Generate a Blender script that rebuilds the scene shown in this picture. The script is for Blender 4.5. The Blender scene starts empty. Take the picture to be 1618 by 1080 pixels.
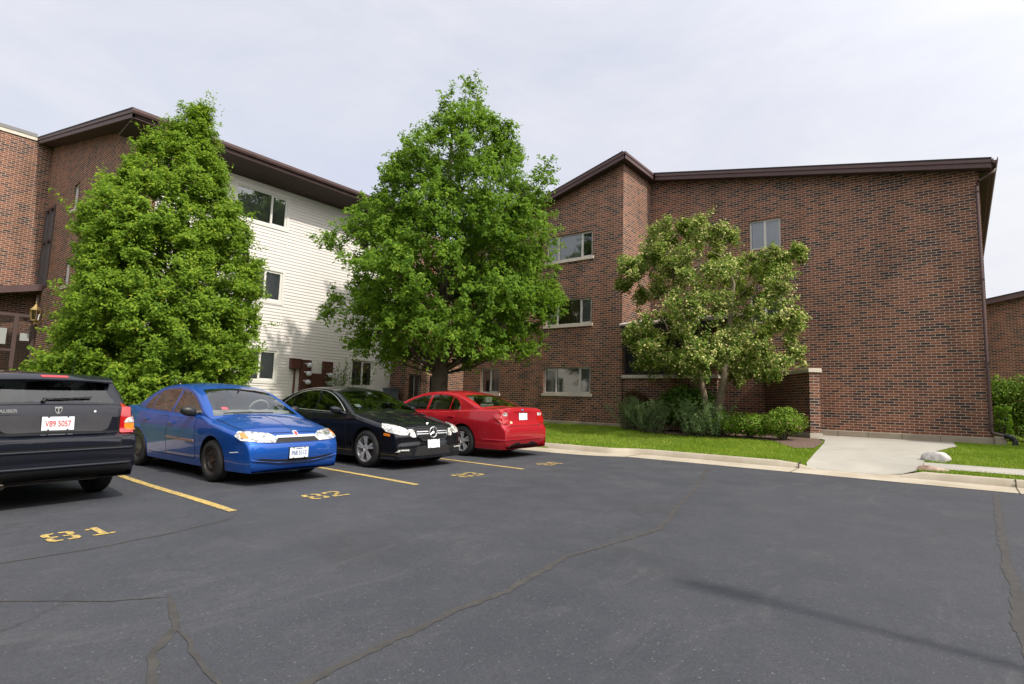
import bpy, bmesh, math, random
import numpy as np
from mathutils import Vector, Matrix
from mathutils.bvhtree import BVHTree
R_ = math.radians
rng = np.random.default_rng(7)
random.seed(7)
scene = bpy.context.scene
COL = scene.collection

# ------------------------------------------------------------------ helpers
def mat(name, base=(.5, .5, .5), rough=.6, metal=0., spec=.5, coat=0., coat_r=.05):
    m = bpy.data.materials.new(name); m.use_nodes = True
    b = m.node_tree.nodes['Principled BSDF']
    b.inputs['Base Color'].default_value = (*base, 1)
    b.inputs['Roughness'].default_value = rough
    b.inputs['Metallic'].default_value = metal
    b.inputs['Specular IOR Level'].default_value = spec
    b.inputs['Coat Weight'].default_value = coat
    b.inputs['Coat Roughness'].default_value = coat_r
    return m

class NT:
    """small wrapper to write node trees tersely"""
    def __init__(s, m): s.t = m.node_tree; s.n = s.t.nodes; s.l = s.t.links; s.b = s.n.get('Principled BSDF')
    def add(s, typ, **kw):
        n = s.n.new(typ)
        for k, v in kw.items():
            if k.startswith('i_'):
                key = k[2:]; key = int(key) if key.isdigit() else key.replace('_', ' ')
                n.inputs[key].default_value = v
            else: setattr(n, k, v)
        return n
    def link(s, a, b): s.l.new(a, b)
    def noise(s, vec, scale, detail=4, rough=.6, dist=0.):
        n = s.add('ShaderNodeTexNoise'); n.inputs['Scale'].default_value = scale
        n.inputs['Detail'].default_value = detail; n.inputs['Roughness'].default_value = rough
        n.inputs['Distortion'].default_value = dist
        if vec is not None: s.link(vec, n.inputs['Vector'])
        return n.outputs['Fac']
    def ramp(s, fac, stops, interp='LINEAR'):
        r = s.add('ShaderNodeValToRGB'); r.color_ramp.interpolation = interp
        el = r.color_ramp.elements
        while len(el) < len(stops): el.new(.5)
        for e, (p, c) in zip(el, stops):
            e.position = p; e.color = (*c, 1) if hasattr(c, '__len__') else (c, c, c, 1)
        s.link(fac, r.inputs['Fac']); return r.outputs['Color']
    def mix(s, fac, a, b, mode='MIX'):
        m = s.add('ShaderNodeMix'); m.data_type = 'RGBA'; m.blend_type = mode
        for v, k in ((fac, 0), (a, 6), (b, 7)):
            if hasattr(v, 'is_output'): s.link(v, m.inputs[k])
            elif k == 0: m.inputs[0].default_value = v
            else: m.inputs[k].default_value = (*v, 1)
        return m.outputs[2]
    def math(s, op, a, b=0.):
        m = s.add('ShaderNodeMath'); m.operation = op
        for i, v in enumerate((a, b)):
            if hasattr(v, 'is_output'): s.link(v, m.inputs[i])
            else: m.inputs[i].default_value = v
        return m.outputs[0]
    def bump(s, h, strength=.3, dist=.01):
        b = s.add('ShaderNodeBump'); b.inputs['Strength'].default_value = strength
        b.inputs['Distance'].default_value = dist; s.link(h, b.inputs['Height'])
        s.link(b.outputs['Normal'], s.b.inputs['Normal']); return b
    def coord(s, which='Object'):
        return s.add('ShaderNodeTexCoord').outputs[which]
    def base(s, c): s.link(c, s.b.inputs['Base Color'])

def noisy(name, c1, c2, scale=8., rough=.8, bump=.2, bscale=60., spec=.3, metal=0., bdist=.004):
    m = mat(name, c1, rough, metal, spec); t = NT(m); v = t.coord()
    n = t.noise(v, scale, 6, .65)
    t.base(t.mix(t.ramp(n, [(.3, 0.), (.7, 1.)]), c1, c2))
    if bump: t.bump(t.noise(v, bscale, 3), bump, bdist)
    return m

ORG = {}
def link(o, parent=None):
    COL.objects.link(o)
    if parent is not None: o.parent = parent
    return o
def tag(o, label=None, cat=None, group=None, kind=None):
    if label: o['label'] = label
    if cat: o['category'] = cat
    if group: o['group'] = group
    if kind: o['kind'] = kind
    return o
def thing(name, label, cat, loc=(0, 0, 0), rotz=0., group=None):
    o = bpy.data.objects.new(name, None); link(o)
    o.location = loc; o.rotation_euler = (0, 0, rotz); o.empty_display_size = .2
    ORG[o.name] = Vector(loc) if rotz == 0 else Vector((0, 0, 0))
    return tag(o, label, cat, group)

class MB:
    """collects polygons, builds ONE mesh object; uv = metres, box projected"""
    def __init__(s): s.v = []; s.f = []; s.m = []; s.cur = 0
    def poly(s, pts, m=None):
        i = len(s.v); s.v.extend([tuple(p) for p in pts]); s.f.append(tuple(range(i, i + len(pts))))
        s.m.append(s.cur if m is None else m)
    def box(s, x0, x1, y0, y1, z0, z1, m=None):
        if x0 > x1: x0, x1 = x1, x0
        if y0 > y1: y0, y1 = y1, y0
        i = len(s.v)
        s.v += [(x0, y0, z0), (x1, y0, z0), (x1, y1, z0), (x0, y1, z0), (x0, y0, z1), (x1, y0, z1), (x1, y1, z1), (x0, y1, z1)]
        for q in ((0, 3, 2, 1), (4, 5, 6, 7), (0, 1, 5, 4), (1, 2, 6, 5), (2, 3, 7, 6), (3, 0, 4, 7)):
            s.f.append(tuple(i + k for k in q)); s.m.append(s.cur if m is None else m)
    def prism(s, poly, fn0, fn1, m=None):
        """poly: list of 2d pts; fn0/fn1 map to 3d ends"""
        n = len(poly); i = len(s.v)
        s.v += [tuple(fn0(*p)) for p in poly] + [tuple(fn1(*p)) for p in poly]
        mm = s.cur if m is None else m
        s.f.append(tuple(i + k for k in range(n))[::-1]); s.m.append(mm)
        s.f.append(tuple(i + n + k for k in range(n))); s.m.append(mm)
        for k in range(n):
            s.f.append((i + k, i + (k + 1) % n, i + n + (k + 1) % n, i + n + k)); s.m.append(mm)
    def tube(s, path, r, n=10, caps=True, m=None):
        path = [Vector(p) for p in path]; rings = []; mm = s.cur if m is None else m
        rr = r if hasattr(r, '__len__') else [r] * len(path)
        up = Vector((0, 0, 1))
        for k, p in enumerate(path):
            d = (path[min(k + 1, len(path) - 1)] - path[max(k - 1, 0)]).normalized()
            a = up if abs(d.z) < .9 else Vector((1, 0, 0))
            x = d.cross(a).normalized(); y = x.cross(d).normalized()
            i = len(s.v); rings.append(i)
            for q in range(n):
                t = 2 * math.pi * q / n
                s.v.append(tuple(p + (x * math.cos(t) + y * math.sin(t)) * rr[k]))
        for a, b in zip(rings, rings[1:]):
            for q in range(n):
                s.f.append((a + q, a + (q + 1) % n, b + (q + 1) % n, b + q)); s.m.append(mm)
        if caps:
            s.f.append(tuple(rings[0] + q for q in range(n))[::-1]); s.m.append(mm)
            s.f.append(tuple(rings[-1] + q for q in range(n))); s.m.append(mm)
    def lathe(s, prof, c=(0, 0, 0), axis='z', n=24, m=None):
        """prof: (r, h) pairs"""
        mm = s.cur if m is None else m; c = Vector(c); rings = []
        for r, h in prof:
            rings.append(len(s.v))
            for q in range(n):
                t = 2 * math.pi * q / n; a, b = r * math.cos(t), r * math.sin(t)
                p = (a, b, h) if axis == 'z' else (a, h, b) if axis == 'y' else (h, a, b)
                s.v.append(tuple(c + Vector(p)))
        for a, b in zip(rings, rings[1:]):
            for q in range(n):
                s.f.append((a + q, a + (q + 1) % n, b + (q + 1) % n, b + q)); s.m.append(mm)
    def grid(s, pts, m=None):
        i = len(s.v); H = len(pts); W = len(pts[0]); mm = s.cur if m is None else m
        for row in pts: s.v += [tuple(p) for p in row]
        for a in range(H - 1):
            for b in range(W - 1):
                s.f.append((i + a * W + b, i + a * W + b + 1, i + (a + 1) * W + b + 1, i + (a + 1) * W + b)); s.m.append(mm)
    def build(s, name, mats, parent=None, smooth=None, bevel=0., weld=False, local=False):
        mats = mats if isinstance(mats, (list, tuple)) else [mats]
        org = Vector((0, 0, 0))
        if parent is not None and not local:
            p = parent
            while p.parent is not None: p = p.parent
            org = ORG.get(p.name, org)
        me = bpy.data.meshes.new(name)
        me.from_pydata([tuple(Vector(v) - org) for v in s.v], [], s.f)
        for mm in mats: me.materials.append(mm)
        me.polygons.foreach_set('material_index', s.m)
        if weld or bevel:
            bm = bmesh.new(); bm.from_mesh(me)
            bmesh.ops.remove_doubles(bm, verts=bm.verts, dist=1e-5)
            if bevel:
                bmesh.ops.recalc_face_normals(bm, faces=bm.faces)
                ed = [e for e in bm.edges if len(e.link_faces) == 2 and e.calc_face_angle(0) > .6]
                bmesh.ops.bevel(bm, geom=ed, offset=bevel, segments=2, affect='EDGES', profile=.6)
            bm.to_mesh(me); bm.free()
        me.update()
        uv = me.uv_layers.new(name='UVMap')
        nl = len(me.loops); co = np.empty(len(me.vertices) * 3); me.vertices.foreach_get('co', co); co = co.reshape(-1, 3) + np.array(org)
        vi = np.empty(nl, int); me.loops.foreach_get('vertex_index', vi)
        nor = np.empty(len(me.polygons) * 3); me.polygons.foreach_get('normal', nor); nor = np.abs(nor.reshape(-1, 3))
        tot = np.empty(len(me.polygons), int); me.polygons.foreach_get('loop_total', tot)
        ln = np.repeat(nor, tot, axis=0); P = co[vi]
        k = np.argmax(ln, axis=1)
        U = np.where((k == 0)[:, None], P[:, [1, 2]], np.where((k == 1)[:, None], P[:, [0, 2]], P[:, [0, 1]]))
        uv.data.foreach_set('uv', U.astype(np.float32).ravel())
        if smooth is not None:
            me.polygons.foreach_set('use_smooth', [True] * len(me.polygons)); me.set_sharp_from_angle(angle=R_(smooth))
        return link(bpy.data.objects.new(name, me), parent)

def text_mesh(body, size, depth=.002, font_bold=0.):
    cu = bpy.data.curves.new('lettering', 'FONT'); cu.body = body; cu.size = size
    cu.align_x = 'CENTER'; cu.align_y = 'CENTER'; cu.extrude = depth; cu.offset = font_bold
    o = bpy.data.objects.new('lettering', cu); COL.objects.link(o)
    dg = bpy.context.evaluated_depsgraph_get(); me = bpy.data.meshes.new_from_object(o.evaluated_get(dg))
    bpy.data.objects.remove(o); return me

def raw_mesh(name, verts, faces_n, nquad, mats, parent=None, attr=None, smooth=False, org=Vector((0, 0, 0))):
    """fast mesh from numpy: verts (N,3), all faces have nquad consecutive verts"""
    me = bpy.data.meshes.new(name); N = len(verts)
    me.vertices.add(N); me.vertices.foreach_set('co', (verts - np.array(org)).astype(np.float32).ravel())
    idx = faces_n.astype(np.int32).ravel(); nf = len(idx) // nquad
    me.loops.add(len(idx)); me.loops.foreach_set('vertex_index', idx)
    me.polygons.add(nf); me.polygons.foreach_set('loop_start', np.arange(nf, dtype=np.int32) * nquad)
    me.polygons.foreach_set('loop_total', np.full(nf, nquad, np.int32))
    if smooth: me.polygons.foreach_set('use_smooth', np.ones(nf, bool))
    if attr is not None:
        a = me.attributes.new('rnd', 'FLOAT', 'POINT'); a.data.foreach_set('value', attr.astype(np.float32))
    for m in mats: me.materials.append(m)
    me.update(calc_edges=True); me.validate()
    return link(bpy.data.objects.new(name, me), parent)

# ------------------------------------------------------------------ camera
cam = bpy.data.cameras.new('camera'); cam.sensor_width = 36.; cam.lens = 886. / 1618. * 36.
cam.clip_start = .05; cam.clip_end = 2000
co_ = bpy.data.objects.new('camera', cam); COL.objects.link(co_)
def cam_rows(yaw, pitch, roll):
    cy, sy, cp, sp, cr, sr = math.cos(yaw), math.sin(yaw), math.cos(pitch), math.sin(pitch), math.cos(roll), math.sin(roll)
    f = Vector((sy * cp, cy * cp, sp)); r = Vector((cy, -sy, 0)); d = f.cross(r)
    return r * cr - d * sr, r * sr + d * cr, f
r_, d_, f_ = cam_rows(R_(-38.62), R_(6.10), R_(1.79))
co_.matrix_world = Matrix(((r_.x, -d_.x, -f_.x, 0), (r_.y, -d_.y, -f_.y, 0), (r_.z, -d_.z, -f_.z, 1.35), (0, 0, 0, 1)))
scene.camera = co_

# ------------------------------------------------------------------ light
SUN_EL, SUN_AZ = R_(48), R_(-5.3)          # azimuth measured from +X
sd = Vector((math.cos(SUN_EL) * math.cos(SUN_AZ), math.cos(SUN_EL) * math.sin(SUN_AZ), math.sin(SUN_EL)))
sl = bpy.data.lights.new('sun', 'SUN'); sl.energy = 3.7; sl.angle = R_(1.8); sl.color = (1., .93, .83)
so = bpy.data.objects.new('sun', sl); COL.objects.link(so)
so.rotation_euler = sd.to_track_quat('Z', 'Y').to_euler(); so.location = (20, -5, 30)
w = bpy.data.worlds.new('World'); scene.world = w; w.use_nodes = True
t = NT(w); bg = t.n['Background']; out = t.n['World Output']
sky = t.add('ShaderNodeTexSky'); sky.sky_type = 'NISHITA'; sky.sun_disc = False
sky.sun_elevation = SUN_EL; sky.sun_rotation = math.pi / 2 - SUN_AZ
sky.air_density = 1.; sky.dust_density = 2.5; sky.ozone_density = 1.
t.link(sky.outputs[0], bg.inputs['Color']); bg.inputs['Strength'].default_value = .12
v = t.coord('Generated')
mp = t.add('ShaderNodeMapping'); mp.inputs['Scale'].default_value = (1., 1., 2.6); t.link(v, mp.inputs['Vector'])
cl = t.noise(mp.outputs[0], 2.2, 7, .62, .35)
cl2 = t.noise(mp.outputs[0], .9, 3, .5)
fac = t.ramp(t.math('ADD', t.math('MULTIPLY', cl, .6), t.math('MULTIPLY', cl2, .4)), [(.32, .80), (.62, .97)])
bg2 = t.add('ShaderNodeBackground'); bg2.inputs['Strength'].default_value = .77
t.link(t.mix(t.ramp(t.math('ADD', t.math('MULTIPLY', cl, .55), t.math('MULTIPLY', cl2, .45)), [(.36, 0.), (.62, 1.)]), (.93, .965, 1.11), (1.06, 1.06, 1.11)), bg2.inputs['Color'])
ms = t.add('ShaderNodeMixShader'); t.link(fac, ms.inputs[0]); t.link(bg.outputs[0], ms.inputs[1]); t.link(bg2.outputs[0], ms.inputs[2])
# thin high haze lights up around the sun
vd = t.add('ShaderNodeVectorMath', operation='DOT_PRODUCT'); vn = t.add('ShaderNodeVectorMath', operation='NORMALIZE'); t.link(v, vn.inputs[0]); t.link(vn.outputs[0], vd.inputs[0]); vd.inputs[1].default_value = tuple(sd)
au = t.math('POWER', t.math('MAXIMUM', vd.outputs['Value'], 0.), 2.2)
bg3 = t.add('ShaderNodeBackground'); bg3.inputs['Color'].default_value = (1., .965, .90, 1); t.link(t.math('MULTIPLY', au, 1.85), bg3.inputs['Strength'])
ad = t.add('ShaderNodeAddShader'); t.link(ms.outputs[0], ad.inputs[0]); t.link(bg3.outputs[0], ad.inputs[1]); t.link(ad.outputs[0], out.inputs['Surface'])
vs = scene.view_settings; vs.view_transform = 'Standard'; vs.look = 'None'; vs.exposure = .14; vs.gamma = 1.; vs.use_curve_mapping = False
scene.cycles.max_bounces = 8; scene.cycles.transparent_max_bounces = 24

# ------------------------------------------------------------------ materials
def brick_mat(name, dark=1.):
    m = mat(name, (.2, .1, .07), .85, spec=.25); t = NT(m)
    uv = t.add('ShaderNodeUVMap', uv_map='UVMap').outputs[0]
    b = t.add('ShaderNodeTexBrick', offset=.5, squash=1.)
    for k, val in (('Scale', 1.), ('Brick Width', .25), ('Row Height', .0835), ('Mortar Size', .0070), ('Mortar Smooth', .25), ('Bias', 0.)):
        b.inputs[k].default_value = val
    b.inputs['Color1'].default_value = (0, 0, 0, 1); b.inputs['Color2'].default_value = (1, 1, 1, 1); b.inputs['Mortar'].default_value = (.5, .5, .5, 1)
    t.link(uv, b.inputs['Vector'])
    # patchiness shifts which bricks come out dark
    patch = t.noise(uv, .8, 3, .5)
    val = t.math('ADD', b.outputs['Color'], t.math('MULTIPLY', t.math('SUBTRACT', patch, .5), .32))
    c = t.ramp(val, [(.0, (.056, .039, .037)), (.18, (.098, .053, .044)), (.38, (.178, .075, .049)), (.72, (.238, .094, .056)), (1., (.29, .118, .066))])
    fine = t.noise(uv, 45., 4, .7)
    c = t.mix(.35, c, t.ramp(fine, [(.3, .25), (.7, 1.)]), 'MULTIPLY')
    mort = t.mix(t.noise(uv, 6., 4), (.52, .42, .33), (.64, .53, .43))
    col = t.mix(b.outputs['Fac'], c, mort)
    mps = t.add('ShaderNodeMapping'); mps.inputs['Scale'].default_value = (1.6, .10, 1.); t.link(uv, mps.inputs['Vector'])
    streak = t.ramp(t.noise(mps.outputs[0], 1., 5, .6), [(.34, .80), (.56, 1.)])
    soil = t.mix(1., t.ramp(t.noise(uv, .35, 4, .6), [(.35, .84), (.65, 1.)]), streak, 'MULTIPLY')
    t.base(t.mix(1., col, soil, 'MULTIPLY'))
    inv = t.math('SUBTRACT', 1., b.outputs['Fac'])
    t.bump(t.math('ADD', inv, t.math('MULTIPLY', fine, .25)), .6, .008)
    return m
M = {}
M['brick'] = brick_mat('brick')
M['fascia'] = noisy('brown_fascia', (.085, .050, .050), (.105, .064, .062), 3., .55, .1)
M['shingle'] = noisy('shingle_edge', (.018, .014, .015), (.035, .027, .027), 20., .9, .4)
M['soffit'] = noisy('brown_soffit', (.045, .030, .028), (.060, .040, .036), 4., .7, .1)
M['concrete'] = noisy('concrete', (.40, .36, .30), (.47, .43, .36), 2.2, .9, .25, 90.)
M['walk'] = noisy('walk_concrete', (.30, .285, .25), (.39, .365, .32), 1.0, .9, .2, 110.)
M['kerb'] = noisy('kerb_concrete', (.31, .265, .195), (.44, .39, .315), 1.6, .92, .3, 80.)
M['found'] = noisy('foundation_concrete', (.27, .23, .175), (.37, .32, .25), 1.8, .9, .3, 60.)
M['siding'] = noisy('vinyl_siding', (.69, .65, .62), (.73, .69, .655), .6, .55, .05, 40.)
M['trim'] = mat('white_trim', (.70, .68, .64), .5)
M['alu'] = mat('aluminium_frame', (.52, .50, .47), .45)
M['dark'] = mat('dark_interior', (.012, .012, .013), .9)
M['screen'] = mat('insect_screen', (.12, .125, .13), .9)
M['blind'] = mat('grey_blind', (.66, .68, .70), .8)
M['blind_w'] = mat('white_blind', (.72, .70, .67), .7)
M['curtain'] = mat('beige_curtain', (.52, .46, .31), .9)
M['stone'] = noisy('sill_stone', (.52, .46, .38), (.60, .54, .46), 5., .85, .2)
M['meter_box'] = noisy('brown_meter_box', (.075, .028, .022), (.095, .038, .03), 3., .5, .05)
M['darkframe'] = mat('dark_bronze_frame', (.045, .034, .034), .45)
M['brownframe'] = mat('brown_storefront_frame', (.075, .046, .042), .45)
M['paper'] = mat('paper_notice', (.30, .31, .30), .8)
M['brass'] = mat('brass', (.42, .30, .12), .4, metal=.8)
M['black'] = mat('black_plastic', (.018, .018, .02), .5)
def glass_mat(name, tint, fres=1.0, ior=1.5):
    m = bpy.data.materials.new(name); m.use_nodes = True; t = NT(m); t.n.remove(t.b)
    out = t.n['Material Output']
    tr = t.add('ShaderNodeBsdfTransparent'); tr.inputs[0].default_value = (*tint, 1)
    gl = t.add('ShaderNodeBsdfGlossy'); gl.inputs['Roughness'].default_value = .01; gl.inputs['Color'].default_value = (1, 1, 1, 1)
    fr = t.add('ShaderNodeFresnel'); fr.inputs[0].default_value = ior
    ms = t.add('ShaderNodeMixShader'); t.link(t.math('MULTIPLY', fr.outputs[0], fres), ms.inputs[0])
    t.link(tr.outputs[0], ms.inputs[1]); t.link(gl.outputs[0], ms.inputs[2]); t.link(ms.outputs[0], out.inputs['Surface'])
    return m
M['glass'] = glass_mat('window_glass', (.78, .80, .82), 2.8, 1.6)
M['autoglass'] = glass_mat('car_glass', (.74, .79, .78), 1.9, 1.5)
M['darkglass'] = glass_mat('tinted_car_glass', (.34, .38, .37), 1.8, 1.5)

# ------------------------------------------------------------------ terrain
KF = [(30., 12.8), (-6.15, 12.75), (-6.65, 12.3), (-8.3, 12.25), (-11.9, 12.2), (-12.4, 11.7), (-12.4, -14.)]    # kerb face line
GE = [(30., 11.95), (-6.1, 12.02), (-6.6, 11.62), (-7.4, 11.42), (-11.4, 11.4), (-11.8, 11.0), (-11.8, -14.)]        # gutter edge on the asphalt side
LOT = KF + [(30., -14.)]
def inside(p, poly):
    x, y = p; c = False
    for (ax, ay), (bx, by) in zip(poly, poly[1:] + poly[:1]):
        if (ay > y) != (by > y) and x < (bx - ax) * (y - ay) / (by - ay) + ax: c = not c
    return c
TILT = .014                                # the lot rises gently towards the lawn
def lot_z(y): return TILT * y
def sstep(a, b, x):
    t = min(1, max(0, (x - a) / (b - a))); return t * t * (3 - 2 * t)
def kerb_drop(x): return 1 - sstep(-2.85, -2.35, x) * (1 - sstep(-1.1, -.6, x))
def dist_kerb(x, y):
    best = 1e9
    for (ax, ay), (bx, by) in zip(KF, KF[1:]):
        dx, dy = bx - ax, by - ay; t = max(0, min(1, ((x - ax) * dx + (y - ay) * dy) / (dx * dx + dy * dy)))
        best = min(best, math.hypot(x - ax - t * dx, y - ay - t * dy))
    return best
def on_lot(x, y):
    return inside((x, y), LOT)
def ground_z(x, y):
    if on_lot(x, y): return lot_z(y)
    d = dist_kerb(x, y); k0 = lot_z(min(y, 12.8)) + .135
    z = k0 + (.55 - k0) * sstep(.3, 6.2, d)
    if y > 12 and -3.6 < x < .2:                         # the walk dips to the dropped kerb
        z -= (1 - kerb_drop(x)) * .134 * (1 - sstep(13., 15.5, y))
    return z
def struct(name, mb, mats, **k): return tag(mb.build(name, mats, **k), kind='structure')
# ------------------------------------------------------------------ ground sheets
def asphalt_mat():
    m = mat('asphalt', (.05, .05, .055), .82, spec=.35); t = NT(m); v = t.coord()
    big = t.noise(v, .22, 5, .62, .6); mid = t.noise(v, 1.7, 6, .7); fine = t.noise(v, 130., 3, .7)
    c = t.mix(t.ramp(big, [(.3, 0.), (.7, 1.)]), (.034, .0375, .0465), (.0525, .0555, .0655))
    c = t.mix(t.math('MULTIPLY', t.ramp(mid, [(.45, 0.), (.75, 1.)]), .35), c, (.085, .085, .09))
    # aggregate speckle
    vo = t.add('ShaderNodeTexVoronoi'); vo.inputs['Scale'].default_value = 95.; t.link(v, vo.inputs['Vector'])
    sp = t.ramp(vo.outputs['Distance'], [(.10, 1.), (.28, 0.)])
    pick = t.ramp(t.add('ShaderNodeSeparateColor').outputs[0], [(.6, 0.), (.9, 1.)])
    t.link(vo.outputs['Color'], [n for n in t.n if n.bl_idname == 'ShaderNodeSeparateColor'][-1].inputs[0])
    c = t.mix(t.math('MULTIPLY', t.math('MULTIPLY', sp, pick), .55), c, (.22, .21, .21))
    vo2 = t.add('ShaderNodeTexVoronoi'); vo2.inputs['Scale'].default_value = 38.; t.link(v, vo2.inputs['Vector'])
    s2 = t.add('ShaderNodeSeparateColor'); t.link(vo2.outputs['Color'], s2.inputs[0])
    c = t.mix(t.math('MULTIPLY', t.math('MULTIPLY', t.ramp(vo2.outputs['Distance'], [(.12, 1.), (.30, 0.)]), t.ramp(s2.outputs[0], [(.72, 0.), (.95, 1.)])), .55), c, (.19, .19, .195))
    c = t.mix(t.math('MULTIPLY', t.ramp(s2.outputs[1], [(.55, 0.), (.9, 1.)]), .28), c, (.034, .036, .042))
    c = t.mix(.55, c, t.ramp(t.noise(v, 60., 4, .8), [(.25, .45), (.75, 1.45)]), 'MULTIPLY')
    st = t.noise(v, .55, 5, .55); c = t.mix(t.math('MULTIPLY', t.ramp(st, [(.57, 0.), (.72, 1.)]), .5), c, (.030, .030, .033))
    # fine old cracks
    vc = t.add('ShaderNodeTexVoronoi', feature='DISTANCE_TO_EDGE'); vc.inputs['Scale'].default_value = .33
    mpc = t.add('ShaderNodeMapping'); t.link(v, mpc.inputs['Vector']); wob = t.add('ShaderNodeTexNoise'); wob.inputs['Scale'].default_value = 1.3; wob.inputs['Detail'].default_value = 6.; t.link(v, wob.inputs['Vector'])
    vm = t.add('ShaderNodeVectorMath', operation='MULTIPLY_ADD'); vm.inputs[1].default_value = (.9, .9, .9); t.link(wob.outputs['Color'], vm.inputs[0]); t.link(mpc.outputs[0], vm.inputs[2]); t.link(vm.outputs[0], vc.inputs['Vector'])
    ck = t.math('MULTIPLY', t.ramp(vc.outputs['Distance'], [(.0, 1.), (.006, 0.)]), t.ramp(t.noise(v, .5, 3), [(.5, 0.), (.62, 1.)]))
    c = t.mix(t.math('MULTIPLY', ck, .7), c, (.028, .027, .026))
    # pale scuff streaks, stretched along the driving lane
    mp = t.add('ShaderNodeMapping'); mp.inputs['Scale'].default_value = (1.1, .34, 1.); mp.inputs['Rotation'].default_value = (0, 0, R_(20)); t.link(v, mp.inputs['Vector'])
    sc = t.noise(mp.outputs[0], 2.4, 8, .72, 1.2)
    c = t.mix(t.math('MULTIPLY', t.ramp(sc, [(.56, 0.), (.70, 1.)]), .13), c, (.17, .165, .165))
    t.base(c)
    rg = t.ramp(mid, [(.3, .62), (.7, .9)]); t.link(rg, t.b.inputs['Roughness'])
    t.bump(t.math('ADD', fine, t.math('MULTIPLY', sp, .4)), .55, .006)
    return m
M['asphalt'] = asphalt_mat()
b = MB(); b.poly([(-14, -60, lot_z(-60) - .002), (40, -60, lot_z(-60) - .002), (40, 12.5, lot_z(12.5) - .002), (-14, 12.5, lot_z(12.5) - .002)]); b.poly([(-400, -400, -1.2), (400, -400, -1.2), (400, 400, -1.2), (-400, 400, -1.2)])
struct('parking_lot', b, M['asphalt'])

def offs(path, d):
    """offset a polyline to its right-hand side walking order (used for kerb rows)"""
    out = []
    for i, p in enumerate(path):
        a = Vector(path[max(i - 1, 0)]); c = Vector(path[min(i + 1, len(path) - 1)]); q = Vector(p)
        n0 = None
        ns = []
        for u, w_ in ((a, q), (q, c)):
            e = w_ - u
            if e.length > 1e-6: e.normalize(); ns.append(Vector((e.y, -e.x)))
        n = sum(ns, Vector((0, 0))).normalized(); k = max(.4, n.dot(ns[0]))
        out.append(tuple(q + n * d / k))
    return out
def densify(path, step=.35):
    out = [path[0]]
    for a, c in zip(path, path[1:]):
        L = math.hypot(c[0] - a[0], c[1] - a[1]); n = max(1, int(L / step)) if L < 60 else 40
        out += [(a[0] + (c[0] - a[0]) * k / n, a[1] + (c[1] - a[1]) * k / n) for k in range(1, n + 1)]
    return out
def round_path(path, r=.5, n=6):
    out = [path[0]]
    for a, q, c in zip(path, path[1:], path[2:]):
        a, q, c = Vector(a), Vector(q), Vector(c); u = (a - q); w_ = (c - q)
        rr = min(r, u.length * .45, w_.length * .45); p0 = q + u.normalized() * rr; p1 = q + w_.normalized() * rr
        for k in range(n + 1):
            t_ = k / n; out.append(tuple(p0 * (1 - t_) ** 2 + q * 2 * t_ * (1 - t_) + p1 * t_ * t_))
    return out + [path[-1]]
kf = densify(round_path(KF, .6)); ge_raw = round_path(GE, .6)
# match gutter points by parameter: nearest point on the gutter polyline
def near_on(path, p):
    best = None
    for a, c in zip(path, path[1:]):
        dx, dy = c[0] - a[0], c[1] - a[1]; L = dx * dx + dy * dy
        t_ = max(0, min(1, ((p[0] - a[0]) * dx + (p[1] - a[1]) * dy) / max(L, 1e-9))); q = (a[0] + t_ * dx, a[1] + t_ * dy)
        dd = math.hypot(q[0] - p[0], q[1] - p[1])
        if best is None or dd < best[0]: best = (dd, q)
    return best[1]
ge = [near_on(ge_raw, p) for p in kf]
k1 = offs(kf, .035); k2 = offs(kf, .06); k3 = offs(kf, .19); k4 = offs(kf, .2)
rows = []
for i, p in enumerate(kf):
    h = .012 + .12 * kerb_drop(p[0]) if p[1] > 12.6 else .132
    wob = .004 * math.sin(i * 1.7); g0, g1 = lot_z(ge[i][1]), lot_z(p[1])
    rows.append([(*ge[i], g0 + .004), (*p, g1 + .012), (*k1[i], g1 + .012 + (h - .012) * .82), (*k2[i], g1 + h + wob * .3), (*k3[i], g1 + h), (*k4[i], g1 + h - .08)])
b = MB(); b.grid(rows)
struct('kerb', b, M['kerb'], smooth=35)
# joints between kerb stones
b = MB()
for x in (-6.1, -2.62, .68, 3.7):
    z = lot_z(12.75)
    b.prism([(11.98, lot_z(11.98) + .0065), (12.765, z + .0145), (12.765, z + .0165), (11.98, lot_z(11.98) + .0085)], lambda y, z: (x - .008, y, z), lambda y, z: (x + .008, y, z))
    b.box(x - .008, x + .008, 12.752, 12.772, z + .01, z + .10)
    b.box(x - .008, x + .008, 12.79, 12.97, z + .10, z + .1365)
struct('kerb_joints', b, noisy('joint_dirt', (.05, .04, .025), (.10, .08, .05), 9., .95, 0))

# lawn base: grid following ground_z, skipping the lot
def lawn_mat():
    m = mat('lawn_soil', (.06, .09, .02), .95, spec=.1); t = NT(m); v = t.coord()
    t.base(t.mix(t.ramp(t.noise(v, .9, 7, .7), [(.35, 0.), (.65, 1.)]), (.075, .125, .020), (.155, .185, .042)))
    t.bump(t.noise(v, 60., 4), .8, .03); return m
M['lawn'] = lawn_mat()
WALK = [(-2.5, 12.93), (-2.6, 13.4), (-2.72, 15.0), (-2.9, 17.2), (-3.06, 18.3), (-5.1, 21.5), (-.2, 21.5), (-.1, 18.6), (-.54, 16.65), (-.64, 15.1), (-.62, 13.4), (-.7, 12.93)]
b = MB()
xs = list(np.arange(-46, -13, 1.)) + list(np.arange(-13, 3., .25)) + list(np.arange(3, 40.1, 2.)); ys = list(np.arange(-16, 11.5, 1.)) + list(np.arange(11.5, 22., .25)) + list(np.arange(22., 90., 3.))
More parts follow.
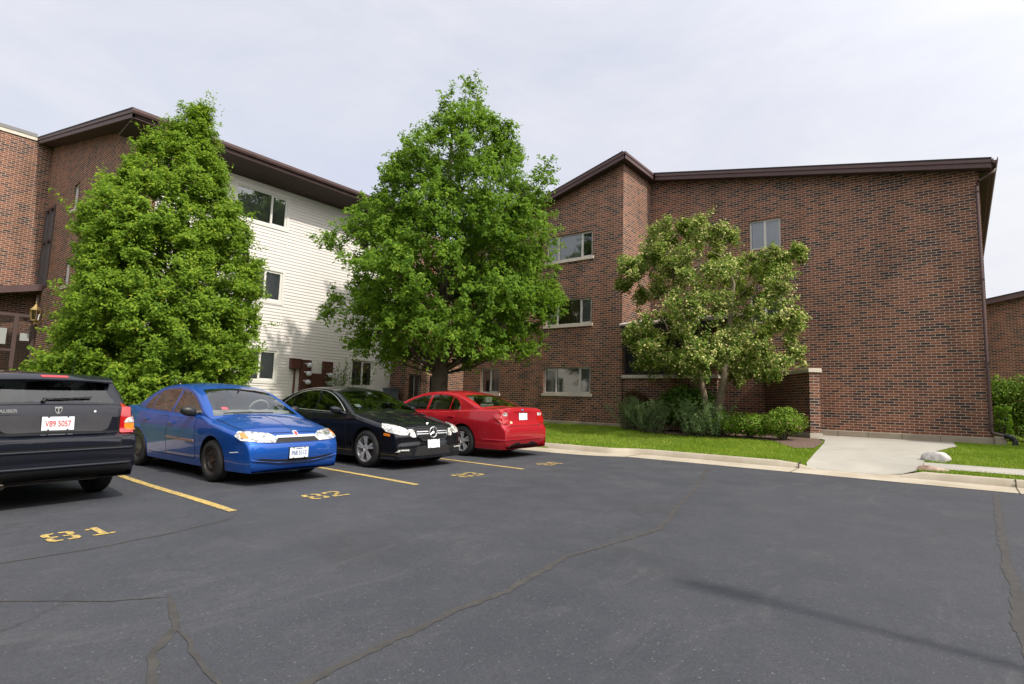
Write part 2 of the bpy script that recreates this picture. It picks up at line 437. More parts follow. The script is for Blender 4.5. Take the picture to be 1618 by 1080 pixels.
hz = {(i, j): ground_z(x, y) - (0 if on_lot(x, y) else .08 * (1 - sstep(.16, .34, dist_kerb(x, y)))) for i, x in enumerate(xs) for j, y in enumerate(ys)}
for i in range(len(xs) - 1):
    for j in range(len(ys) - 1):
        cx, cy = (xs[i] + xs[i + 1]) / 2, (ys[j] + ys[j + 1]) / 2
        if all(on_lot(xs[a], ys[c]) for a, c in ((i, j), (i + 1, j), (i + 1, j + 1), (i, j + 1))): continue
        q = [(xs[a], ys[c], (hz[a, c] if not on_lot(xs[a], ys[c]) else lot_z(ys[c]) - .15) - .012) for a, c in ((i, j), (i + 1, j), (i + 1, j + 1), (i, j + 1))]
        b.poly(q)
struct('lawn_ground', b, M['lawn'], smooth=60, weld=True)

def drape(poly, h, step=.3):
    """a sheet following the ground, h above it, clipped to poly"""
    bm = bmesh.new(); vs_ = [bm.verts.new((x, y, 0)) for x, y in poly]; bm.faces.new(vs_)
    x0, x1 = min(p[0] for p in poly), max(p[0] for p in poly); y0, y1 = min(p[1] for p in poly), max(p[1] for p in poly)
    for k in range(1, int((x1 - x0) / step) + 1):
        bmesh.ops.bisect_plane(bm, geom=bm.verts[:] + bm.edges[:] + bm.faces[:], plane_co=(x0 + k * step, 0, 0), plane_no=(1, 0, 0))
    for k in range(1, int((y1 - y0) / step) + 1):
        bmesh.ops.bisect_plane(bm, geom=bm.verts[:] + bm.edges[:] + bm.faces[:], plane_co=(0, y0 + k * step, 0), plane_no=(0, 1, 0))
    mb = MB()
    for f in bm.faces: mb.poly([(v_.co.x, v_.co.y, ground_z(v_.co.x, v_.co.y) + h) for v_ in f.verts])
    bm.free(); return mb
struct('walkway', drape(WALK, .012), M['walk'], smooth=60, weld=True)
SIDEWALK = [(-.61, 13.62), (30, 13.72), (30, 14.74), (-.63, 14.66)]
struct('sidewalk', drape(SIDEWALK, .012), M['walk'], smooth=60, weld=True)
b = MB()
for x in (1.02, 2.55, 4.1):
    z = ground_z(x, 14.2) + .0135; b.box(x - .006, x + .006, 13.64, 14.65, z - .01, z + .004)
for y in (15.4, 17.4, 19.3):
    for k in range(9):
        x = -3.0 + k * .3
        if inside((x, y), WALK) and inside((x + .3, y), WALK): b.box(x, x + .3, y - .006, y + .006, ground_z(x, y) + .004, ground_z(x + .15, y) + .0105)
struct('pavement_joints', b, bpy.data.materials['joint_dirt'])
BED = [(-9.85, 18.95), (-9.3, 18.4), (-8.5, 17.4), (-7.2, 16.9), (-6.0, 17.0), (-5.0, 17.1), (-4.1, 16.9), (-3.3, 15.6), (-2.9, 15.8), (-2.92, 17.3), (-3.3, 18.5), (-5.2, 21.4), (-9.8, 21.4)]
struct('mulch_bed', drape(BED, .02, .25), noisy('mulch', (.09, .055, .04), (.20, .14, .11), 14., .95, .9, 40., bdist=.03), smooth=60, weld=True)

# tar sealed cracks
def ribbon(path, wd, z, seed=0):
    r2 = random.Random(seed); P = [Vector((*p, 0)) for p in path]; pts = []
    for a, c in zip(P, P[1:]):
        n = max(2, int((c - a).length / .05)); pts += [a.lerp(c, k / n) for k in range(n)]
    pts.append(P[-1]); rows = []; off = 0.; ww = wd
    for i, p in enumerate(pts):
        d = (pts[min(i + 1, len(pts) - 1)] - pts[max(i - 1, 0)]).normalized(); n = Vector((-d.y, d.x, 0))
        off = off * .92 + r2.uniform(-.005, .005); ww = ww * .7 + .3 * wd * r2.uniform(.6, 1.45)
        tp = min(1, (i + 1) / 5, (len(pts) - i) / 5)
        e0, e1 = r2.uniform(.7, 1.35), r2.uniform(.7, 1.35)
        rows.append([tuple(p + n * (off - ww * tp * e0 / 2) + Vector((0, 0, z + lot_z(p.y)))), tuple(p + n * (off + ww * tp * e1 / 2) + Vector((0, 0, z + lot_z(p.y))))])
    mb = MB(); mb.grid(rows); return mb
sealm = noisy('tar_seal', (.038, .037, .037), (.064, .060, .056), 9., .75, .4, 120.)
SC = 1.0385
for i, (pth, wd) in enumerate((
    ([(-3.9, 11.3), (-3.82, 10.78), (-3.33, 9.1), (-2.92, 7.3), (-2.68, 6.42), (-2.52, 5.71), (-2.61, 4.77), (-2.68, 4.14), (-2.51, 3.16), (-2.53, 2.68), (-2.49, 2.06), (-2.43, 1.58), (-2.4, .9)], .062),
    ([(.4, 11.7), (.38, 11.29), (.31, 8.66), (.27, 7.4), (.25, 6.37), (.27, 5.6), (.23, 4.88), (.24, 4.58), (.25, 3.)], .08),
    ([(-5.4, .4), (-4.74, .9), (-4.5, 1.12), (-4.26, 1.36), (-4.08, 1.62)], .02),
    ([(-4.12, 1.64), (-3.85, 1.55), (-3.55, 1.45), (-3.3, 1.25), (-2.95, 1.13), (-2.5, .9)], .045),
    ([(-3.55, 1.45), (-3.3, 1.44), (-3.16, 1.38), (-2.73, 1.33), (-2.4, 1.25)], .03),
    ([(-6.25, 3.1), (-6.04, 2.9), (-5.84, 2.33), (-5.74, 1.66), (-5.74, 1.06), (-5.8, .2)], .028))):
    struct('asphalt_crack', ribbon(pth, wd * .9, .0012, i), sealm)

# parking stripes and stencilled stall numbers
def paint_mat():
    m = mat('yellow_paint', (.55, .38, .085), .75, spec=.3); t = NT(m); v = t.coord('Object')
    n = t.noise(v, 35., 6, .75); n2 = t.noise(v, 3., 4)
    c = t.mix(t.ramp(n2, [(.3, 0.), (.7, 1.)]), (.55, .38, .10), (.44, .32, .12))
    t.base(t.mix(t.math('MULTIPLY', t.ramp(n, [(.40, 1.), (.52, 0.)]), .8), c, (.09, .085, .075))); return m
M['paint'] = paint_mat()
stripes = [((-11.7, 3.16), (-6.38, 3.11), 'yellow stripe between the black hatchback and the blue sedan'),
           ((-11.7, 5.92), (-6.36, 5.82), 'yellow stripe between the blue sedan and the black sedan'),
           ((-11.7, 8.48), (-6.38, 8.45), 'yellow stripe between the black sedan and the red sedan')]
for i, (a, c, lab) in enumerate(stripes):
    r2 = random.Random(40 + i); rows = []; n = 60
    for k in range(n + 1):
        t_ = k / n; x = a[0] + (c[0] - a[0]) * t_; y = a[1] + (c[1] - a[1]) * t_ + .01 * math.sin(t_ * 9 + i)
        wv = .05 + r2.uniform(-.004, .004); rows.append([(x, y - wv, .004 + lot_z(y - wv)), (x, y + wv, .004 + lot_z(y + wv))])
    mb = MB(); mb.grid(rows); o = mb.build('parking_stripe', M['paint']); tag(o, lab, 'parking stripe', 'yellow stripes between parking stalls')
GLY = {  # strokes on a 4 x 6 cell stencil: rectangles x0,x1,y0,y1
    '8': [(.3, 1.75, 5.2, 6), (2.25, 3.7, 5.2, 6), (0, .95, 3.6, 5.5), (3.05, 4, 3.6, 5.5), (.4, 1.75, 2.65, 3.4), (2.25, 3.6, 2.65, 3.4), (0, .95, .5, 2.45), (3.05, 4, .5, 2.45), (.3, 1.75, 0, .8), (2.25, 3.7, 0, .8)],
    '1': [(1.5, 2.5, .9, 6), (.7, 1.4, 4.6, 5.4), (.5, 3.5, 0, .75)],
    '2': [(.3, 3.6, 5.2, 6), (0, .95, 4.2, 5.1), (3.05, 4, 3.6, 5.3), (2.1, 3.2, 2.7, 3.5), (1.2, 2.3, 1.8, 2.6), (.2, 1.4, .9, 1.7), (0, 4, 0, .8)],
    '3': [(.3, 3.6, 5.2, 6), (0, .95, 4.3, 5.1), (3.05, 4, 3.4, 5.3), (1.4, 3.5, 2.65, 3.3), (3.05, 4, .6, 2.5), (0, .95, .9, 1.7), (.3, 3.6, 0, .8)],
    '4': [(2.5, 3.4, 0, 1.2), (2.5, 3.4, 2.2, 6), (0, 4, 1.35, 2.05), (0, .8, 2.2, 3.3), (.7, 1.5, 3.4, 4.5), (1.4, 2.3, 4.6, 6)]}
for (x, y), s_, lab in (((-6.37, 1.71), '81', 'stencilled yellow number 81 behind the black hatchback'), ((-6.55, 4.38), '82', 'stencilled yellow number 82 in front of the blue sedan'),
                        ((-6.57, 7.13), '83', 'stencilled yellow number 83 in front of the black sedan'), ((-6.52, 9.5), '84', 'stencilled yellow number 84 behind the red sedan')):
    mb = MB(); sc = .060
    for k, ch in enumerate(s_):
        for x0, x1, y0, y1 in GLY[ch]:
            Y0 = y + (k - 1) * 4.8 * sc + .03; e = .22
            pts = [(x0 + e, y0), (x1 - e, y0), (x1, y0 + e), (x1, y1 - e), (x1 - e, y1), (x0 + e, y1), (x0, y1 - e), (x0, y0 + e)]
            mb.poly([(x + .18 - q * sc, Y0 + p * sc, .004 + lot_z(Y0 + p * sc)) for p, q in pts])
    tag(mb.build('stall_number', M['paint']), lab, 'stall number', 'yellow stall numbers on the asphalt')
# ------------------------------------------------------------------ buildings
def wall(mb, plane, c, u0, u1, zb, ztop, holes=(), depth=.11, m=0, us=()):
    """wall sheet with openings; plane 'y' faces -Y, 'x' faces +X; ztop is a function of u"""
    s = 1 if plane == 'y' else -1
    P = (lambda u, z, d=0.: (u, c + d, z)) if plane == 'y' else (lambda u, z, d=0.: (c - d, u, z))
    U = sorted({u0, u1, *us, *[h[0] for h in holes], *[h[1] for h in holes]})
    for a, e in zip(U, U[1:]):
        hs = [h for h in holes if h[0] <= a + 1e-6 and h[1] >= e - 1e-6]
        Z = sorted({zb, *[h[2] for h in hs], *[h[3] for h in hs]})
        for k, z in enumerate(Z):
            last = k == len(Z) - 1
            za, ze = (ztop(a), ztop(e)) if last else (Z[k + 1], Z[k + 1])
            if not last and any(abs(h[2] - z) < 1e-6 for h in hs): continue
            mb.poly([P(a, z), P(e, z), P(e, ze), P(a, za)], m)
    for a, e, z0, z1 in holes:
        mb.poly([P(a, z0), P(a, z0, depth), P(e, z0, depth), P(e, z0)], m); mb.poly([P(a, z1), P(e, z1), P(e, z1, depth), P(a, z1, depth)], m)
        mb.poly([P(a, z0), P(a, z1), P(a, z1, depth), P(a, z0, depth)], m); mb.poly([P(e, z0), P(e, z0, depth), P(e, z1, depth), P(e, z1)], m)

def window(par, plane, c, u0, u1, z0, z1, lites, recess=.07, fw=.05, sill=None, trim=0., frame='alu', name='window', fill=None, proud=0., bars=False):
    """window part with pane, sill and blind sub-parts. lites: fractions of mullions"""
    P = (lambda u, z, d: (u, c + d, z)) if plane == 'y' else (lambda u, z, d: (c - d, u, z))
    def bx(mb, a, e, p, q, d0, d1, m=None):
        A, B = P(a, p, d0), P(e, q, d1); mb.box(A[0], B[0], A[1], B[1], A[2], B[2], m)
    mb = MB(); r0, r1 = recess, recess + .05
    if trim:
        bx(mb, u0 - trim, u1 + trim, z1, z1 + trim, -.028, .04); bx(mb, u0 - trim, u1 + trim, z0 - trim * 1.25, z0, -.034, .04)
        bx(mb, u0 - trim, u0, z0, z1, -.028, .04); bx(mb, u1, u1 + trim, z0, z1, -.028, .04)
    bx(mb, u0, u1, z1 - fw, z1 - .002, r0, r1); bx(mb, u0, u1, z0 + .002, z0 + fw, r0, r1)
    bx(mb, u0 + .002, u0 + fw, z0 + fw, z1 - fw, r0, r1); bx(mb, u1 - fw, u1 - .002, z0 + fw, z1 - fw, r0, r1)
    W = u1 - u0; mus = [u0 + W * f for f in lites]
    for k, mu in enumerate(mus): bx(mb, mu - fw * .5, mu + fw * .5, z0 + fw, z1 - fw, r0 - .012, r1 - .005)
    # sliding sash rim on the end lite
    if len(mus) and not bars:
        a, e = mus[-1] + fw * .5, u1 - fw
        for q in ((a, a + .028, z0 + fw, z1 - fw), (e - .028, e, z0 + fw, z1 - fw), (a + .028, e - .028, z0 + fw, z0 + fw + .028), (a + .028, e - .028, z1 - fw - .028, z1 - fw)):
            bx(mb, *q, r0 + .006, r1 - .01)
    w_ = mb.build(name, M[frame], par)
    mb = MB(); mb.poly([P(u0 + fw, z0 + fw, r0 + .03), P(u1 - fw, z0 + fw, r0 + .03), P(u1 - fw, z1 - fw, r0 + .03), P(u0 + fw, z1 - fw, r0 + .03)])
    mb.build('pane', M['glass'], w_)
    # room behind the glass: a shallow dark box
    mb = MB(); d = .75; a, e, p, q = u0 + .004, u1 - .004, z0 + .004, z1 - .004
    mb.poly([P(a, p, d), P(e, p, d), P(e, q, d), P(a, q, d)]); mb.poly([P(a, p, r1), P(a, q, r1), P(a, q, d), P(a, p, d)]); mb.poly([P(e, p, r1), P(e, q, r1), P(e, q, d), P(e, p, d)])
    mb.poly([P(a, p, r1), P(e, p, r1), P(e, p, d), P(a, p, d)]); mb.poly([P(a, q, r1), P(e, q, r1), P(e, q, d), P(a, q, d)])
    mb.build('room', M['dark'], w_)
    edges = [u0 + fw] + mus + [u1 - fw]
    for k, kind in enumerate(fill or ()):
        a, e = edges[k] + .01, edges[k + 1] - .01; p, q = z0 + fw + .004, z1 - fw - .004
        if kind == 'vert':          # vertical slat blind
            mb = MB(); n = max(3, int((e - a) / .085)); sw = (e - a) / n
            for i in range(n):
                x = a + i * sw; mb.poly([P(x + .004, p, r1 + .045), P(x + sw * .95, p, r1 + .085), P(x + sw * .95, q, r1 + .085), P(x + .004, q, r1 + .045)])
            mb.build('vertical_blind', M['blind'], w_)
        elif kind == 'venet':       # venetian blind hanging askew
            mb = MB(); n = 22; drop = (q - p) * .74
            for i in range(n):
                f0 = i / n; za, ze = q - f0 * drop * .86, q - f0 * drop; h = drop / n * .92
                mb.poly([P(a, za, r1 + .03), P(e, ze, r1 + .03), P(e, ze - h, r1 + .055), P(a, za - h * .86, r1 + .055)])
            mb.build('venetian_blind', M['blind_w'], w_)
            mb = MB(); n = 16; sw = (e - a) / n
            for i in range(n):
                x = a + i * sw; mb.poly([P(x, p, r1 + .10), P(x + sw * .5, p, r1 + .14), P(x + sw * .5, q, r1 + .14), P(x, q, r1 + .10)]); mb.poly([P(x + sw * .5, p, r1 + .14), P(x + sw, p, r1 + .10), P(x + sw, q, r1 + .10), P(x + sw * .5, q, r1 + .14)])
            mb.build('curtain', M['blind'], w_)
        elif kind in ('curtain', 'sheer', 'shade'):
            mb = MB(); n = max(4, int((e - a) / .06)); sw = (e - a) / n
            for i in range(n):
                x = a + i * sw; d0, d1 = (r1 + .05, r1 + .09) if i % 2 else (r1 + .09, r1 + .05)
                if kind == 'shade': d0 = d1 = r1 + .05
                mb.poly([P(x, p, d0), P(x + sw, p, d1), P(x + sw, q, d1), P(x, q, d0)])
            mb.build('curtain', M[{'curtain': 'curtain', 'sheer': 'blind_w', 'shade': 'blind'}[kind]], w_)
        elif kind == 'screen':
            mb = MB(); mb.poly([P(a, p, r1 + .02), P(e, p, r1 + .02), P(e, q, r1 + .02), P(a, q, r1 + .02)]); mb.build('insect_screen', M['screen'], w_)
    if bars:
        mb = MB(); n = 6
        for i in range(1, n):
            x = u0 + W * i / n; bx(mb, x - .01, x + .01, z0, z1, -.02, 0)
        for z in (z0 + .06, (z0 + z1) / 2, z1 - .06): bx(mb, u0, u1, z - .012, z + .012, -.02, -.001)
        mb.build('security_bars', M['darkframe'], w_)
    if sill:
        mb = MB(); bx(mb, u0 - .07, u1 + .07, z0 - .115, z0 - .001, -.05, .10); mb.build('sill', M['stone'], w_)
    return w_

def rake(mb, a, e, yf, yb, th=.09, hb=.15):
    """roof slab from a=(x,z) to e=(x,z) over y range plus stepped edge board on the front"""
    (x0, z0), (x1, z1) = a, e
    mb.prism([(x0, z0 - .05), (x1, z1 - .05), (x1, z1 + .02), (x0, z0 + .02)], lambda x, z: (x, yf - .03, z), lambda x, z: (x, yb, z), 0)
def board(mb, a, e, y0, y1, top, bot, m):
    (x0, z0), (x1, z1) = a, e
    mb.prism([(x0, z0 - bot), (x1, z1 - bot), (x1, z1 - top), (x0, z0 - top)], lambda x, z: (x, y0, z), lambda x, z: (x, y1, z), m)

# ---- right hand building --------------------------------------------------------------------
YW, YP, XP, XR = 21.5, 19.0, -9.88, .74
BR = thing('apartment_building', 'dark brick three storey building with gable roof and broad end wall behind the blossoming tree', 'building', (-9.88, 21.5, .49))
zroofR = lambda x: 11.02 + (x + 9.72) * (8.90 - 11.02) / (1.28 + 9.72)
zroofL = lambda x: 11.02 + (x + 9.70) * (11.02 - 10.12) / (12.95 - 9.70)
winsW = [(-5.92, -4.84, 7.27, 8.37), (-5.92, -4.86, 4.5, 5.6)]
winsP = [(-13.44, -11.22, 7.24, 8.31), (-13.44, -11.22, 4.54, 5.58), (-13.44, -11.22, 1.76, 2.81), (-16.93, -15.83, 1.72, 2.82), (-16.93, -15.83, 4.5, 5.58), (-16.93, -15.83, 7.2, 8.3)]
XN = -18.02
mb = MB()
wall(mb, 'y', YW, XP, XR, .72, lambda u: zroofR(u) - .12, winsW)
wall(mb, 'y', YP, XN, XP, .66, lambda u: zroofL(u) - .12, winsP)
wall(mb, 'x', XP, YP, YW, .66, lambda u: 10.84)
wall(mb, 'x', XR, YW, 36.5, .72, lambda u: 8.75)
notch = [(15.74, 16.40, .9, 2.38), (16.90, 17.55, .9, 2.38)]
wall(mb, 'x', XN, 15.5, YP, .6, lambda u: 8.6, notch)
wall(mb, 'y', 15.5, -19.06, XN, .5, lambda u: 8.7)
mb.poly([(XP, 36.5, .5), (XN, 36.5, .5), (XN, 36.5, 8.4), (XP, 36.5, 10.9)]); mb.poly([(XP, 36.5, .5), (XR, 36.5, .5), (XR, 36.5, 8.8), (XP, 36.5, 10.9)]); mb.poly([(XN, YP, .5), (XN, 36.5, .5), (XN, 36.5, 8.5), (XN, YP, 8.5)])
mb.build('brick_wall', M['brick'], BR)
mb = MB()
mb.box(-9.86, XR + .01, YW - .03, YW + .3, .2, .75); mb.box(XR, 1.0, YW - .10, YW + .55, .3, .775); mb.box(XN - .05, XP + .03, YP - .03, YP + .3, .2, .665); mb.box(XP - .3, XP + .03, YP - .03, YW, .2, .664)
mb.box(XN - .02, XN + .03, 15.47, YP - .04, .2, .61)
mb.build('foundation', M['found'], BR, bevel=.02)
for x in (-3.2, -2.35, -1.45, -.5): mb = MB(); mb.box(x - .006, x + .006, YW - .034, YW - .028, .4, .74); mb.build('foundation_joint', bpy.data.materials['joint_dirt'], BR)
mb = MB()       # kerb step at the wall foot beside the walk
mb.box(-3.7, -1.9, YW - .32, YW - .04, .3, .535); mb.build('step', M['concrete'], BR, bevel=.015)
RF = MB()
rake(RF, (-9.68, zroofR(-9.68)), (1.04, zroofR(1.04)), YW - .42, 37.)
rake(RF, (-18.6, zroofL(-18.6)), (-9.70, zroofL(-9.70)), YP - .42, 37.)
roof = RF.build('roof', M['shingle'], BR)
mb = MB()
board(mb, (-9.5, zroofR(-9.5)), (1.02, zroofR(1.02)), YW - .42, YW - .36, .05, .29, 0); board(mb, (-9.5, zroofR(-9.5)), (1.03, zroofR(1.03)), YW - .45, YW - .42, .05, .14, 0)
board(mb, (-18.5, zroofL(-18.5)), (-9.60, zroofL(-9.60)), YP - .42, YP - .36, .05, .29, 0); board(mb, (-18.5, zroofL(-18.5)), (-9.59, zroofL(-9.59)), YP - .45, YP - .42, .05, .14, 0)
mb.box(-9.65, -9.59, YP - .42, YW - .36, 10.74, 10.985); mb.box(-9.59, -9.56, YP - .45, YW - .455, 10.89, 10.985)
mb.box(1.0, 1.05, YW - .36, 37, 8.68, 8.92)
mb.build('fascia', M['fascia'], BR)
mb = MB()
board(mb, (XP, zroofR(XP)), (1.0, zroofR(1.0)), YW - .36, YW - .002, .22, .25, 0); board(mb, (-18.5, zroofL(-18.5)), (XP, zroofL(XP)), YP - .36, YP - .002, .22, .25, 0)
mb.box(XP + .002, -9.65, YP - .36, YW - .002, 10.76, 10.80); mb.box(XR + .002, 1.0, YW, 37, 8.69, 8.73)
mb.build('soffit', M['soffit'], BR)
mb = MB()
mb.prism([(q - .28, e + .06) for q, e in [(1.33, 8.86), (1.33, 8.74), (1.36, 8.72), (1.43, 8.72), (1.46, 8.78), (1.46, 8.87), (1.44, 8.87), (1.43, 8.80), (1.36, 8.80), (1.36, 8.86)]], lambda x, z: (x, YW - .44, z), lambda x, z: (x, 37., z))
mb.build('gutter', M['fascia'], BR)
mb = MB()
dsx = XR - .065; dsy = YW - .052
mb.tube([(1.11, dsy + .1, 8.76), (1.06, dsy, 8.62), (.9, dsy, 8.54), (dsx + .05, dsy, 8.44), (dsx, dsy, 8.28), (dsx, dsy, .98), (dsx + .05, dsy, .88), (dsx + .3, dsy - .06, .82)], .042, 8)
for z in (8.1, 5.4, 2.9, 1.1): mb.box(dsx - .06, dsx + .06, dsy - .052, dsy + .05, z, z + .03)
dsp = mb.build('downspout', M['fascia'], BR, smooth=40)
mb = MB(); pts = [(dsx + .28, dsy - .06, .825), (dsx + .42, dsy - .09, .80), (dsx + .50, dsy - .12, .70), (dsx + .50, dsy - .14, .52)]; P_ = []; rr = []
for a, c in zip(pts, pts[1:]):
    for k in range(7):
        P_.append(tuple(Vector(a).lerp(Vector(c), k / 7))); rr.append(.075 if k % 2 else .062)
mb.tube(P_, rr, 12); mb.build('drain_hose', M['black'], dsp, smooth=60)
for (u0, u1, z0, z1) in winsW: window(BR, 'y', YW, u0, u1, z0, z1, [.48], fill=['vert', 'vert'], trim=0)
window(BR, 'y', YP, *winsP[0], [.26, .765], fill=['vert', 'vert', 'screen'], sill=True)
window(BR, 'y', YP, *winsP[1], [.26, .765], fill=['vert', 'curtain', 'shade'], sill=True)
window(BR, 'y', YP, *winsP[2], [.26, .765], fill=['shade', 'venet', 'vert'], sill=True)
for q in winsP[3:]: window(BR, 'y', YP, *q, [.5], fill=['screen', 'vert'], sill=True)
for q in notch: window(BR, 'x', XN, *q, [.5], frame='alu', bars=True, fill=['screen', 'screen'])
# entrance porch tucked in the corner
porch = MB(); porch.box(XP + .02, -6.35, YP + .06, YP + .32, .3, 2.36); porch.box(-6.65, -6.35, YP + .06, YP + .32, 2.36, 4.05)
p_ = porch.build('porch_wall', M['brick'], BR)
mb = MB(); mb.box(XP + .01, -6.3, YP - .02, YP + .36, 2.36, 2.48); mb.build('sill', M['stone'], p_)
mb = MB()
for x in (XP + .02, -8.3, -6.72): mb.box(x, x + .06, YP + .16, YP + .22, 2.48, 4.05)
mb.box(XP + .02, -6.66, YP + .17, YP + .21, 2.482, 2.54); mb.box(XP + .02, -6.66, YP + .17, YP + .21, 3.98, 4.04); mb.build('porch_frame', M['darkframe'], p_)
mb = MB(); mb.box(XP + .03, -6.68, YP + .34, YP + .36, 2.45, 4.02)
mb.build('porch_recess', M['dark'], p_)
cp = MB(); cp.box(XP + .015, -6.1, YP - .16, YP - .10, 4.03, 4.30); can = cp.build('canopy', M['soffit'], BR)
mb = MB(); mb.prism([(YP - .2, 4.30), (YW - .01, 4.86), (YW - .01, 4.92), (YP - .2, 4.36)], lambda y, z: (XP + .01, y, z), lambda y, z: (-6.05, y, z)); mb.build('canopy_roof', noisy('weathered_roof', (.24, .20, .17), (.33, .28, .24), 5., .9, .3), can)
mb = MB(); mb.prism([(YP - .24, 4.31), (YW - .012, 4.88), (YW - .012, 5.0), (YP - .24, 4.39)], lambda y, z: (XP + .004, y, z), lambda y, z: (XP + .03, y, z)); mb.build('flashing', mat('grey_flashing', (.55, .52, .50), .5), can)

# ---- angled screen wall by the walk ------------------------------------------------------------
SW = thing('screen_wall', 'free standing brick wall with stone cap between the shrub bed and the concrete walk', 'wall', (-3.3, 18.5, .45))
dirw = Vector((-.56, .83, 0)).normalized(); nw = Vector((dirw.y, -dirw.x, 0)); E0 = Vector((-3.46, 18.5, 0)); Lw = 3.6
def slab(mb, s0, s1, n0, n1, z0, z1):
    q = [E0 + dirw * s + nw * n for s, n in ((s0, n0), (s0, n1), (s1, n1), (s1, n0))]
    mb.prism([(p.x, p.y) for p in q], lambda x, y: (x, y, z0), lambda x, y: (x, y, z1))
mb = MB(); slab(mb, 0, Lw, 0, .30, .72, 2.50)
o = mb.build('brick_wall', M['brick'], SW)
me = o.data; uv = me.uv_layers[0]      # lay the courses along the slanted faces
for pl in me.polygons:
    for li in pl.loop_indices:
        p = me.vertices[me.loops[li].vertex_index].co + ORG[SW.name]
        if abs(pl.normal.z) < .5:
            al = dirw if abs(pl.normal.dot(nw)) > .7 else nw
            uv.data[li].uv = ((p - E0).dot(al), p.z)
mb = MB(); slab(mb, -.05, Lw, -.04, .34, 2.50, 2.62); mb.build('cap', M['stone'], SW, bevel=.012)
mb = MB(); slab(mb, -.03, Lw, -.03, .33, .1, .72); mb.build('footing', M['concrete'], SW)

# ---- left building with the pale siding wing -----------------------------------------------------
XS, XT, YA = -19., -29.3, 5.5
BL = thing('apartment_building', 'apartment building with white siding wing and sunlit brick wall behind the conical evergreen', 'building', (-19, 5.5, .4))
zrA = lambda x: 9.26 + (x + 17.9) * (11.72 - 9.26) / (-29.95 + 17.9)
winsA = [(-25.45, -24.72, 7.86, 8.85), (-25.45, -24.78, 5.03, 6.05)]
stair = (-29.2, -27.75, 5.25, 8.6)
mb = MB()
wall(mb, 'y', YA, XT, XS, .2, lambda u: zrA(u) - .1, winsA + [stair], us=(-24.,))
wall(mb, 'x', XS, YA, YA + .62, .2, lambda u: 8.75)
wall(mb, 'x', XT, -14, YA, .2, lambda u: 11.42)
mb.build('brick_wall', M['brick'], BL)
mb = MB(); mb.box(XT - .3, XT + .05, -14, YA - .56, 11.42, 11.56); mb.build('coping', M['stone'], BL)
mb = MB(); mb.box(XT - .34, XT + .07, -14, YA - .57, 11.56, 11.70); mb.build('parapet_flashing', mat('grey_metal_flashing', (.16, .155, .155), .5), BL)
# lap siding: every course is a real sloped board
sid = [(9.25, 10.36, 7.36, 8.48), (9.25, 10.36, 4.65, 5.73), (9.25, 10.36, 1.83, 2.89), (13.55, 14.58, 1.78, 2.83), (13.55, 14.58, 4.62, 5.72), (13.55, 14.58, 7.36, 8.46)]
sid[0] = (8.5, 10.36, 7.36, 8.48)
mb = MB(); cz = .5; ch = .1145
ends = [YA + .62, 15.5]
while cz < 8.75:
    z1 = min(cz + ch, 8.78)
    cuts = [(h[0], h[1]) for h in sid if h[2] - .02 < cz + ch * .5 < h[3] + .02]
    seg = [ends[0]]
    for a, e in sorted(cuts): seg += [a, e]
    seg.append(ends[1])
    for k in range(0, len(seg), 2):
        a, e = seg[k], seg[k + 1]
        mb.poly([(XS + .022, a, cz), (XS + .022, e, cz), (XS + .004, e, z1), (XS + .004, a, z1)]); mb.poly([(XS + .004, a, cz), (XS + .004, e, cz), (XS + .022, e, cz), (XS + .022, a, cz)])
    cz += ch
mb.build('siding', M['siding'], BL)
for ya, yb in ((YA + .60, YA + .70), (15.40, 15.497)): mb = MB(); mb.box(XS - .03, XS + .035, ya, yb, .4, 8.8); mb.build('corner_trim', M['trim'], BL)
mb = MB()
for q in sid: mb.poly([(XS - .02, q[0], q[2]), (XS - .02, q[1], q[2]), (XS - .02, q[1], q[2]), (XS - .02, q[0], q[2])])
mb = MB(); mb.box(XS - .2, XS + .03, YA - .02, 15.5, .1, .5); mb.build('foundation', M['found'], BL)
window(BL, 'x', XS, *sid[0], [.68], recess=.0, fw=.045, trim=.085, frame='trim', fill=['screen', 'screen'])
window(BL, 'x', XS, *sid[1], [.42], recess=.0, fw=.045, trim=.085, frame='trim', fill=['shade', 'shade'])
window(BL, 'x', XS, *sid[2], [.45], recess=.0, fw=.045, trim=.085, frame='trim', fill=['shade', 'shade'])
for q in sid[3:]: window(BL, 'x', XS, *q, [.5], recess=.0, fw=.045, trim=.085, frame='trim', fill=['screen', 'screen'])
for q in winsA: window(BL, 'y', YA, *q, [], frame='alu', fill=['vert'], sill=True)
# tall bronze stair window in the corner
st = MB(); a, e, p, q = stair
for x in (a, a + .62, e - .11): st.box(x, x + .13, YA - .03, YA + .09, p, q)
for z in (p, 7.17, q - .10): st.box(a + .1, e, YA - .02, YA + .08, z, z + .10)
sw = st.build('stair_window', M['darkframe'], BL)
mb = MB(); mb.poly([(a, YA + .05, p), (e, YA + .05, p), (e, YA + .05, q), (a, YA + .05, q)]); mb.build('pane', glass_mat('mirror_glass', (.3, .3, .3), 9., 1.6), sw)
mb = MB(); mb.box(a, e, YA + .1, YA + .5, p, q); mb.build('room', M['dark'], sw)
